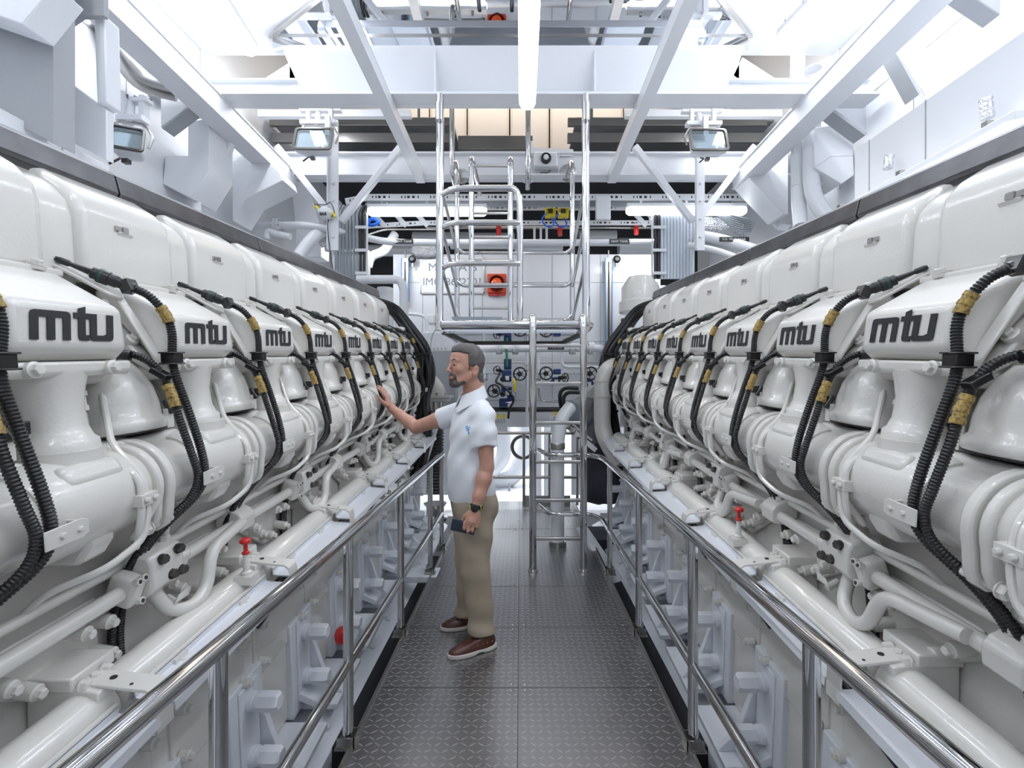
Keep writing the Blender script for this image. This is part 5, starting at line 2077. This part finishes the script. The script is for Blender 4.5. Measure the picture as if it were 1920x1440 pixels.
def head_sdf(p):
    q = to_head(p)
    m = q.copy()
    m[:, 1] = np.abs(m[:, 1])
    d = ell(q, (-.012, 0, .010), (.098, .076, .098))
    d = smin(d, ell(q, (.038, 0, -.035), (.056, .060, .088)), .03)
    d = smin(d, ell(q, (.050, 0, .035), (.044, .056, .045)), .02)
    d = smin(d, cap(m, (-.005, .052, -.075), (.068, .024, -.122), .022, .022), .025)
    d = smin(d, ell(q, (.083, 0, -.122), (.022, .026, .022)), .018)
    d = smin(d, ell(q, (.082, 0, -.086), (.024, .032, .026)), .015)
    d = smin(d, ell(m, (.064, .040, -.040), (.024, .022, .022)), .02)
    d = smin(d, cap(m, (.093, .010, .014), (.078, .046, .012), .009, .008), .012)
    d = smax(d, -ell(m, (.101, .032, -.014), (.018, .018, .012)), .010)
    d = smin(d, ell(m, (.076, .032, -.015), (.014, .0145, .0135)), .003)
    d = smin(d, cap(m, (.090, .020, -.006), (.084, .043, -.008), .004, .004), .004)
    d = smin(d, cap(q, (.095, 0, -.002), (.117, 0, -.046), .0068, .0095), .012)
    d = smin(d, ell(m, (.106, .0105, -.052), (.010, .0065, .007)), .005)
    d = smin(d, ell(q, (.1035, 0, -.083), (.009, .022, .0048)), .004)
    d = smin(d, ell(q, (.101, 0, -.094), (.009, .020, .0055)), .004)
    # ears
    Me = np.array([[cos(.25), 0, -sin(.25)], [0, 1, 0], [sin(.25), 0, cos(.25)]])
    e = ell(m, (-.022, .082, -.050), (.021, .0085, .035), Me)
    e = smax(e, -ell(m, (-.018, .092, -.046), (.0125, .009, .024), Me), .003)
    e = smin(e, ell(m, (-.008, .080, -.056), (.005, .006, .008)), .004)
    e = smin(e, ell(m, (-.012, .076, -.078), (.008, .005, .009)), .006)
    d = smin(d, e, .006)
    return d


def nsin(p, fr, ph):
    return np.sin(p[:, 0] * fr + ph) * np.sin(p[:, 1] * fr * 1.1 + ph * 2) * np.sin(p[:, 2] * fr * .9 + ph * 3)


NB = _a((-.275, 2.905, 1.43))
TA = R(27)
TF, TL = _a((-cos(TA), -sin(TA), 0)), _a((sin(TA), -cos(TA), 0))
TC = _a((-.285, 2.90, 0))
SN = _a((-.205, 2.745, 1.365))     # near (left) shoulder joint
EN = _a((-.188, 2.715, 1.065))
WN = _a((-.243, 2.655, .862))
SF_ = _a((-.395, 3.07, 1.36))      # far (right) shoulder joint
EF = _a((-.685, 3.165, 1.262))
WF = _a((-.868, 3.275, 1.375))


def T(f_, l_, z):
    return TC + TF * f_ + TL * l_ + _a((0, 0, z))


def tq(p):
    q = p - TC
    return np.stack([q @ TF, q @ TL, p[:, 2]], -1)


# near hand: back of the hand to the camera, fingers curled round a phone
hd = (WN - EN) / np.linalg.norm(WN - EN)
HN = WN + hd * .05
NK = [WN + hd * .088 + _a((-.036, -.004, .004)), WN + hd * .093 + _a((-.013, -.012, 0)), WN + hd * .092 + _a((.010, -.012, 0)), WN + hd * .085 + _a((.031, -.005, .002))]


def near_hand(p):
    d = chain(p, [WN, WN + hd * .035, WN + hd * .075], [.029, .031, .034], .01)
    d = smin(d, ell(p, WN + hd * .06 + _a((-.002, 0, 0)), (.043, .020, .042)), .015)
    for i, (k, L1) in enumerate(zip(NK, (.034, .037, .034, .026))):
        k1 = k + _a((-.003, -.006, -.024)) * (L1 / .03)
        k2 = k1 + _a((-.001, .020, -.014)) * (L1 / .03)
        k3 = k2 + _a((.001, .017, .010)) * (L1 / .03)
        d = smin(d, chain(p, [WN + hd * .06 + (k - WN - hd * .06) * .7, k, k1, k2, k3], [.012, .0105, .0095, .0088, .0078], .004), .004)
    # thumb along the front
    d = smin(d, chain(p, [WN + hd * .02 + _a((-.022, .012, 0)), WN + hd * .055 + _a((-.045, .024, 0)), WN + hd * .085 + _a((-.055, .032, 0)), WN + hd * .11 + _a((-.050, .040, 0))], [.015, .013, .011, .009], .006), .008)
    return d


fd = _a((-.50, -.10, .86))
fd /= np.linalg.norm(fd)


def far_hand(p):
    # palm against the pipe, fingers up
    pc = WF + _a((-.032, -.004, .055))
    a0 = np.array([[-.35, 0.1, .93], [0.05, 1, -.09], [-.93, -.0, -.35]]).T
    d = chain(p, [EF, WF, WF + _a((-.02, 0, .025))], [.030, .028, .028], .01)
    d = smin(d, ell(p, pc, (.048, .040, .017), a0), .015)
    base = pc + _a((-.013, 0, .035))
    for i, (dy, L, sp_) in enumerate(((-.030, .068, -.25), (-.010, .078, -.08), (.011, .074, .06), (.030, .058, .2))):
        k0 = base + _a((0, dy, -.004 if i in (0, 3) else 0))
        k1 = k0 + _a((-.016, sp_ * .03, .030)) * (L / .07)
        k2 = k1 + _a((-.016, sp_ * .022, .021)) * (L / .07)
        k3 = k2 + _a((-.014, sp_ * .016, .012)) * (L / .07)
        d = smin(d, chain(p, [pc, k0, k1, k2, k3], [.013, .0105, .0095, .0085, .0075], .004), .004)
    t0 = pc + _a((.0, -.034, -.025))
    d = smin(d, chain(p, [t0, t0 + _a((-.018, -.028, .022)), t0 + _a((-.035, -.040, .045)), t0 + _a((-.045, -.044, .066))], [.015, .012, .010, .008], .006), .008)
    return d


def body_sdf(p):
    d = head_sdf(p)
    d = smin(d, chain(p, [H(-.035, 0, -.075), H(-.050, 0, -.16), T(-.01, 0, 1.38)], [.060, .058, .075], .03), .02)
    q = tq(p)
    d = smin(d, cap(q, (-.0, -.11, 1.35), (0, .11, 1.35), .045, .045), .03)
    d = smin(d, ell(q, (0, 0, 1.15), (.09, .14, .26)), .03)
    d = smin(d, ell(q, (0, 0, .92), (.09, .13, .15)), .03)
    d = smin(d, chain(p, [SN + _a((0, .01, -.03)), SN * .6 + EN * .4, EN + _a((0, 0, .02))], [.040, .048, .041], .02), .02)
    d = smin(d, chain(p, [EN, EN * .72 + WN * .28, EN * .3 + WN * .7, WN], [.040, .041, .034, .028], .02), .015)
    d = smin(d, near_hand(p), .008)
    d = smin(d, chain(p, [SF_, SF_ * .5 + EF * .5, EF], [.042, .048, .043], .02), .02)
    d = smin(d, chain(p, [EF, EF * .7 + WF * .3, EF * .3 + WF * .7, WF], [.040, .040, .033, .028], .02), .015)
    d = smin(d, far_hand(p), .008)
    for a, b_ in (((-.225, 2.83, .25), (-.215, 2.83, .09)), ((-.345, 3.03, .25), (-.335, 3.05, .09))):
        d = smin(d, cap(p, a, b_, .045, .036), .01)
    return d


def fold(p, dirv, fr, ph, amp):
    d_ = _a(dirv)
    d_ = d_ / np.linalg.norm(d_)
    return amp * np.sin((p @ d_) * fr + ph + 1.6 * np.sin(p[:, 2] * 9 + ph) + 1.1 * np.sin(p[:, 0] * 13 + ph))


def shirt_sdf(p):
    q = tq(p)
    d = ell(q, (.012, 0, 1.20), (.122, .188, .25))
    d = smin(d, cap(q, (-.015, -.135, 1.375), (-.015, .135, 1.375), .060, .060), .06)
    d = smin(d, cap(q, (-.02, -.05, 1.392), (-.02, .05, 1.392), .062, .062), .05)
    d = smin(d, ell(q, (.018, 0, .97), (.130, .172, .26)), .06)
    d = smin(d, ell(q, (.01, 0, .86), (.132, .168, .16)), .05)
    d = smax(d, (.832 + .012 * np.sin(p[:, 0] * 14) + .03 * (p[:, 0] + .3)) - p[:, 2], .006)
    # sleeves
    EN2 = SN + (EN - SN) * .62
    e = chain(p, [SN + _a((-.004, .012, -.015)), SN * .5 + EN2 * .5, EN2], [.062, .067, .0665], .02)
    un = (EN - SN) / np.linalg.norm(EN - SN)
    e = smax(e, (p - (SN + (EN - SN) * .58)) @ un, .004)
    d = smin(d, e, .045)
    uf = (EF - SF_) / np.linalg.norm(EF - SF_)
    e = chain(p, [SF_, SF_ + (EF - SF_) * .60], [.070, .067], .02)
    e = smax(e, (p - (SF_ + (EF - SF_) * .42)) @ uf, .004)
    d = smin(d, e, .03)
    # folds
    w = np.clip((1.30 - p[:, 2]) / .3, 0, 1)
    d = d + fold(p, (.5, .2, 1), 34, .5, .0060) * w + fold(p, (1, .3, .35), 46, 2.1, .0045) * (.4 + .6 * w)
    d = d + fold(p, (.8, -.2, -.9), 60, 4.0, .0026)
    return d


def trous_sdf(p):
    q = tq(p)
    d = ell(q, (.0, 0, .86), (.118, .160, .14))
    hn, kn, an = _a((-.262, 2.83, .84)), _a((-.262, 2.82, .45)), _a((-.222, 2.825, .10))
    hf, kf, af = _a((-.322, 2.99, .84)), _a((-.325, 3.01, .45)), _a((-.335, 3.05, .10))
    e = chain(p, [hn, kn, an + _a((0, 0, -.06))], [.112, .083, .074], .03)
    d = smin(d, e, .05)
    e2 = chain(p, [hf, kf, af + _a((0, 0, -.06))], [.108, .078, .070], .03)
    d = smin(d, e2, .035)
    # seat
    d = smin(d, ell(p, (-.225, 2.88, .80), (.09, .12, .11)), .04)
    d = smax(d, (.082 + .12 * (p[:, 0] + .29)) * (p[:, 1] < 2.93) + (.095 + .1 * (p[:, 0] + .4)) * (p[:, 1] >= 2.93) - p[:, 2], .005)
    d = smax(d, p[:, 2] - .93, .01)
    w = np.clip((.35 - p[:, 2]) / .25, 0, 1)
    w2 = np.clip((p[:, 2] - .5) / .3, 0, 1)
    d = d + fold(p, (.3, .1, 1), 52, 1.0, .009) * w + fold(p, (1, .2, .55), 38, .3, .0060) * (.5 + .5 * w2) + fold(p, (.2, 1, .4), 30, 2, .002)
    return d


man = thing('person', 'man in white polo and beige trousers touching the left engine, phone in lowered hand', 'person', (-.30, 2.9, 0))
MO = Vector(man.location)


def skin_part(name, me, m, parent=None, label=None):
    me.transform(Matrix.Translation(-MO))
    return lnk(name, me, m, parent or man, label=label)


def skin_mat():
    m = mat('skin', (.46, .245, .175), .48, bump=(180, .10), var=(24, (.53, .29, .23)))
    p = m.node_tree.nodes['Principled BSDF']
    p.inputs['Subsurface Weight'].default_value = .12
    p.inputs['Subsurface Radius'].default_value = (.01, .004, .002)
    p.inputs['Subsurface Scale'].default_value = 1
    return m


M_skin = skin_mat()
M_shirt = mat('white_pique', (.80, .83, .88), .75, bump=(500, .12))
M_trous = mat('beige_cotton', (.36, .30, .225), .8, bump=(400, .12), var=(5, (.39, .33, .25)))
M_hair = mat('greying_hair', (.065, .056, .054), .6, bump=(260, .9, .005), var=(260, (.14, .135, .135)))
M_beard = mat('dark_beard', (.045, .032, .028), .7, bump=(300, .8, .003), var=(70, (.15, .13, .125)))
M_shoe = mat('brown_leather', (.075, .022, .014), .38, bump=(120, .15), coat=.15)
M_sole = mat('white_rubber', (.62, .58, .53), .6)

body = skin_part('body', sdf_mesh('body', body_sdf, (-1.1, 2.5, 0.02), (-.05, 3.45, 1.84), .0044), M_skin)


def hair_sdf(p):
    q = to_head(p)
    n = np.sin(q[:, 0] * 160 + q[:, 2] * 90) * .0012 + np.sin(q[:, 1] * 140 + q[:, 2] * 120 + 1) * .0014 + np.sin(q[:, 0] * 60 + q[:, 1] * 75) * .0014
    d = ell(q, (-.014, 0, .014), (.105, .082, .104)) + n
    d = smin(d, ell(q, (.035, 0, .075), (.055, .060, .036)) + n, .03)
    m = np.abs(q[:, 1])
    # cut the face and ears free
    hl = .062 - .25 * np.clip(m - .035, 0, 1)
    cut = smax(q[:, 0] - .028, hl - q[:, 2], .006)          # keep where cut... face region: forward and below hairline
    face = -np.maximum(.030 - q[:, 0] + .0 * m, q[:, 2] - hl)
    face = np.minimum(q[:, 0] - (.020 + .0 * m), hl - q[:, 2])
    d = smax(d, face, .006)
    q = q + (np.sin(q[:, 0] * 330) * np.sin(q[:, 2] * 290) * .0018)[:, None]
    low = (-.050 + .0 * q[:, 0]) - q[:, 2]
    back = np.where(q[:, 0] < -.038, -.115 - q[:, 2], low)
    side = np.where(q[:, 0] > .005, -.055 - q[:, 2], -.022 - q[:, 2])
    lim = np.where(q[:, 0] < -.038, -.115 - q[:, 2], side)
    d = smax(d, lim, .004)
    # nape follows the neck
    nk = cap(q, (-.040, 0, -.06), (-.052, 0, -.12), .062, .060) + n
    nk = smax(nk, np.maximum(q[:, 0] + .045, -.118 - q[:, 2]), .006)
    return smin(d, nk, .012)


skin_part('hair', sdf_mesh('hair', hair_sdf, H(0, 0, 0) - .16, H(0, 0, 0) + .16, .0035), M_hair)


def beard_sdf(p):
    q = to_head(p)
    m = np.abs(q[:, 1])
    n = np.sin(q[:, 0] * 300) * np.sin(q[:, 1] * 280 + 1) * np.sin(q[:, 2] * 310) * .0012
    base = head_sdf(p) - .0035 + n
    # goatee: chin and corners; moustache strip; mouth kept free
    chin = ell(q, (.088, 0, -.120), (.038, .044, .034))
    mou = ell(q, (.104, 0, -.0715), (.020, .034, .0090))
    cor = cap(np.stack([q[:, 0], m, q[:, 2]], -1), (.090, .031, -.078), (.082, .030, -.115), .0095, .010)
    reg = smin(smin(chin, mou, .004), cor, .004)
    reg = smax(reg, -ell(q, (.106, 0, -.089), (.02, .023, .0095)), .002)
    jaw = cap(np.stack([q[:, 0], m, q[:, 2]], -1), (.040, .050, -.118), (.075, .03, -.130), .012, .020)
    reg = smin(reg, jaw, .010) + np.sin(q[:, 0] * 420) * np.sin(q[:, 2] * 390) * .0012
    return smax(base, reg, .002)


skin_part('beard', sdf_mesh('beard', beard_sdf, H(.06, 0, -.1) - .11, H(.06, 0, -.1) + .11, .0028), M_beard)
# eyes and brows
for s_ in (-1, 1):
    b = MB()
    b.sphere(H(.0785, s_ * .032, -.0155), .0128, 14, 10)
    e_ = part('eye', b, mat('eye_white', (.62, .58, .56), .2), man)
    b = MB()
    gz = Vector(HF) * 1.0
    c0 = Vector(H(.0785, s_ * .032, -.0155)) + gz * .0122
    b.lathe([(.0062, -.001), (.0058, .0012), (.003, .0016)], c0, gz, 14)
    part('iris', b, M_blackm, e_)
    b = MB()
    b.tube([H(.0985, s_ * .014, .014), H(.0955, s_ * .032, .019), H(.082, s_ * .050, .013)], [.003, .0038, .002], 8)
    part('eyebrow', b, M_beard, man)
    b = MB()
    b.tube([H(.093, s_ * .020, -.011), H(.0935, s_ * .032, -.0065), H(.085, s_ * .046, -.013)], [.0022, .0028, .0022], 8)
    part('eyelid', b, M_skin, man)

b = MB()
b.tube([H(.098, -.021, -.088), H(.1095, -.009, -.0835), H(.111, 0, -.0845), H(.1095, .009, -.0835), H(.098, .021, -.088)], [.0015, .0032, .0036, .0032, .0015], 8)
b.tube([H(.098, -.020, -.090), H(.1085, -.008, -.0935), H(.1095, 0, -.094), H(.1085, .008, -.0935), H(.098, .020, -.090)], [.0015, .0036, .0042, .0036, .0015], 8)
part('lips', b, mat('lip', (.36, .13, .11), .45), man)

shirt = skin_part('polo_shirt', sdf_mesh('polo_shirt', shirt_sdf, (-.66, 2.5, .78), (-.02, 3.3, 1.56), .006), M_shirt)
trous = skin_part('trousers', sdf_mesh('trousers', trous_sdf, (-.56, 2.62, .0), (-.04, 3.25, .98), .006), M_trous)
# collar: standing band folded over, open at the front
nc = Vector(H(-.047, 0, 0))
sec = []
nseg = 36
for i in range(nseg + 1):
    a = R(14) + (R(332)) * i / nseg
    dv = Vector(TF) * cos(a) + Vector(TL) * sin(a)
    fr = max(0, cos(a))
    cx = nc + Vector((TF[0], TF[1], 0)) * .012
    zt = 1.545 - .070 * (0.5 + .5 * cos(a))
    drop = .070 + .034 * fr ** 3
    rin = .064 + .010 * (1 - abs(cos(a)))
    top = Vector((cx.x, cx.y, zt)) + dv * rin
    mid = Vector((cx.x, cx.y, zt + .003)) + dv * (rin + .006)
    low = Vector((cx.x, cx.y, zt - drop)) + dv * (rin + .034 + .018 * fr ** 2)
    inn = Vector((cx.x, cx.y, zt - .11)) + dv * (rin + .003)
    sec.append([inn, top, mid, low, low - Vector((0, 0, .004)) - dv * .004, top + dv * .004 - Vector((0, 0, .012))])
b = MB()
b.loft(sec)
part('collar', b, M_shirt, shirt)
# things laid on the cloth: find the surface under a given line of approach
from mathutils.bvhtree import BVHTree


def bvh(o):
    me = o.data
    return BVHTree.FromPolygons([v.co + MO for v in me.vertices], [tuple(p_.vertices) for p_ in me.polygons])


bs = bvh(shirt)
nT = Vector(T(0, 0, 0)) - Vector(T(1, 0, 0))     # from the front inward


def on_shirt(f_, l_, z, dirv=None, off=.001):
    d_ = Vector(dirv) if dirv else -Vector(TF)
    s0 = Vector(T(f_, l_, z)) - d_ * .5
    h_ = bs.ray_cast(s0, d_)
    return (h_[0] + h_[1] * off) if h_[0] else Vector(T(f_, l_, z))


b = MB()
b.tube([on_shirt(0, -.012, 1.40 - .03 * k) for k in range(6)], .0022, 6)
b.tube([on_shirt(0, .012, 1.40 - .03 * k) for k in range(6)], .0022, 6)
part('placket', b, M_shirt, shirt)
for z in (1.375, 1.31):
    b = MB()
    b.lathe([(.0055, -.001), (.0055, .0015)], on_shirt(0, 0, z), Vector(TF), 12)
    part('button', b, M_sign, shirt)
em = bpy.data.materials.get('shirt_blue') or mat('shirt_blue', (.03, .30, .62), .6)
dl = (Vector(TL) * .75 + Vector(TF) * .66).normalized() * -1
for k, (pts, r_) in enumerate((([(-.035, .012), (-.018, .020), (-.004, .008), (.012, .018)], .0022), ([(-.03, .004), (-.012, .010), (.004, -.002), (.02, .010)], .0020), ([(-.022, -.006), (-.006, .002), (.008, -.010), (.020, -.022)], .0024), ([(-.004, -.002), (.006, -.014), (.010, -.028)], .0018))):
    b = MB()
    b.tube([on_shirt(.03, .085 + x, 1.285 + z, dl) for x, z in pts], r_, 6)
    part('chest_emblem', b, em, shirt, label='small blue chest emblem')
b = MB()
b.tube([on_shirt(0, .006, 1.418), on_shirt(0, .02, 1.428)], .006, 8)
part('collar_lining', b, em, shirt)

# shoes
def shoe(heel, toe, label):
    h0, t0 = _a((*heel, 0)), _a((*toe, 0))
    L = np.linalg.norm(t0 - h0)
    f_ = (t0 - h0) / L
    l_ = _a((-f_[1], f_[0], 0))

    def q3(p):
        q = p - h0
        return np.stack([q @ f_, q @ l_, p[:, 2]], -1)

    def outline(q, g):
        d = ell(q * [1, 1, 0], (.062, 0, 0), (.070 + g, .036 + g, 1))
        d = smin(d, ell(q * [1, 1, 0], (L - .090, .002, 0), (.098 + g, .046 + g, 1)), .03)
        return d

    def upper(p):
        q = p if False else q3(p)
        d = ell(q, (.055, 0, .045), (.058, .034, .055))
        d = smin(d, ell(q, (.13, 0, .035), (.09, .038, .052)), .03)
        d = smin(d, ell(q, (L - .075, .002, .022), (.080, .044, .036)), .03)
        d = smax(d, .018 - q[:, 2], .004)
        d = smax(d, q[:, 2] - (.085 - .25 * np.clip(q[:, 0] - .09, 0, 1)), .004)
        ridge = ell(q, (L - .085, .002, .040), (.062, .031, .018))
        return smin(d, ridge, .003)

    def sole(p):
        q = q3(p)
        d = outline(q, .003)
        d = smax(d, q[:, 2] - .026, .003)
        d = smax(d, .001 - q[:, 2], .001)
        return smax(d, -ell(q, (.105, 0, -.006), (.035, .1, .014)), .004)
    lo_ = np.minimum(h0, t0) - .08
    hi_ = np.maximum(h0, t0) + .08
    lo_[2], hi_[2] = -.01, .13
    s = skin_part('shoe', sdf_mesh('shoe', upper, lo_, hi_, .0036), M_shoe, label=label)
    skin_part('sole', sdf_mesh('sole', sole, lo_, hi_, .0036), M_sole, s)
    bt = bvh(s)

    def on(x, y, z=.12):
        c = Vector(h0 + f_ * x + l_ * y) + Vector((0, 0, .2))
        h_ = bt.ray_cast(c, Vector((0, 0, -1)))
        return h_[0] + Vector((0, 0, .0005)) if h_[0] else Vector(h0 + f_ * x + l_ * y + _a((0, 0, .04)))
    b = MB()
    for k in range(4):
        x = .125 + .016 * k
        b.tube([on(x, -.02), on(x + .004, 0), on(x, .02)], .0026, 6)
    b.tube(smooth([on(.125, 0), on(.145, .024), on(.165, .030), on(.15, .012)], 4), .0022, 6)
    part('laces', b, M_shoe, s)
    b = MB()
    for (x, s2) in ((.03, 1), (.06, 1), (.09, 1), (.12, 1)):
        y = .030
        c = Vector(h0 + f_ * x + l_ * .2) + Vector((0, 0, .055))
        h_ = bt.ray_cast(c, Vector(-l_))
        if h_[0]:
            b.sphere(h_[0], .0032, 8, 6)
        c = Vector(h0 + f_ * x - l_ * .2) + Vector((0, 0, .055))
        h_ = bt.ray_cast(c, Vector(l_))
        if h_[0]:
            b.sphere(h_[0], .0032, 8, 6)
    part('eyelets', b, mat('brass', (.6, .45, .2), .3, 1.0), s)


shoe((-.148, 2.825), (-.40, 2.705), 'nearer brown leather deck shoe')
shoe((-.235, 3.09), (-.492, 3.02), 'farther brown leather deck shoe')
# watch
wt = WN + hd * -.004
b = MB()
b.lathe([(.036, -.011), (.038, -.008), (.038, .008), (.036, .011)], Vector(wt), Vector(hd), 24, sc=(1.0, .92))
w_ = part('wristwatch', b, M_blackm, man, label='black wristwatch')
b = MB()
b.lathe([(.021, 0), (.022, .004), (.020, .012), (.017, .013)], Vector(wt) + Vector((-.004, -.034, 0)), Vector((-.1, -1, .05)), 24)
part('dial', b, M_blackm, w_)
b = MB()
for s_ in (-1, 1):
    for k in range(3):
        b.sphere(Vector(wt) + Vector((s_ * .030 - .003, -.024 + .0 * k, -.008 + .008 * k)), .0045, 8, 6)
part('strap_accents', b, mat('lime', (.45, .60, .03), .5), w_)
# phone
b = MB()
pc_ = Vector(WN + hd * .112 + _a((-.040, .010, .004)))
dx = Vector((-.93, .05, .20)).normalized()
b.box(pc_, (.135, .010, .068), Matrix((dx, Vector((0, 1, 0)).cross(dx).cross(dx).normalized() * -1, dx.cross(Vector((0, 1, 0))).normalized())).transposed())
solo('mobile_phone', b, mat('phone_dark_blue', (.02, .028, .045), .3), 'dark blue phone held in the lowered hand of the man', 'phone', bev=.006)
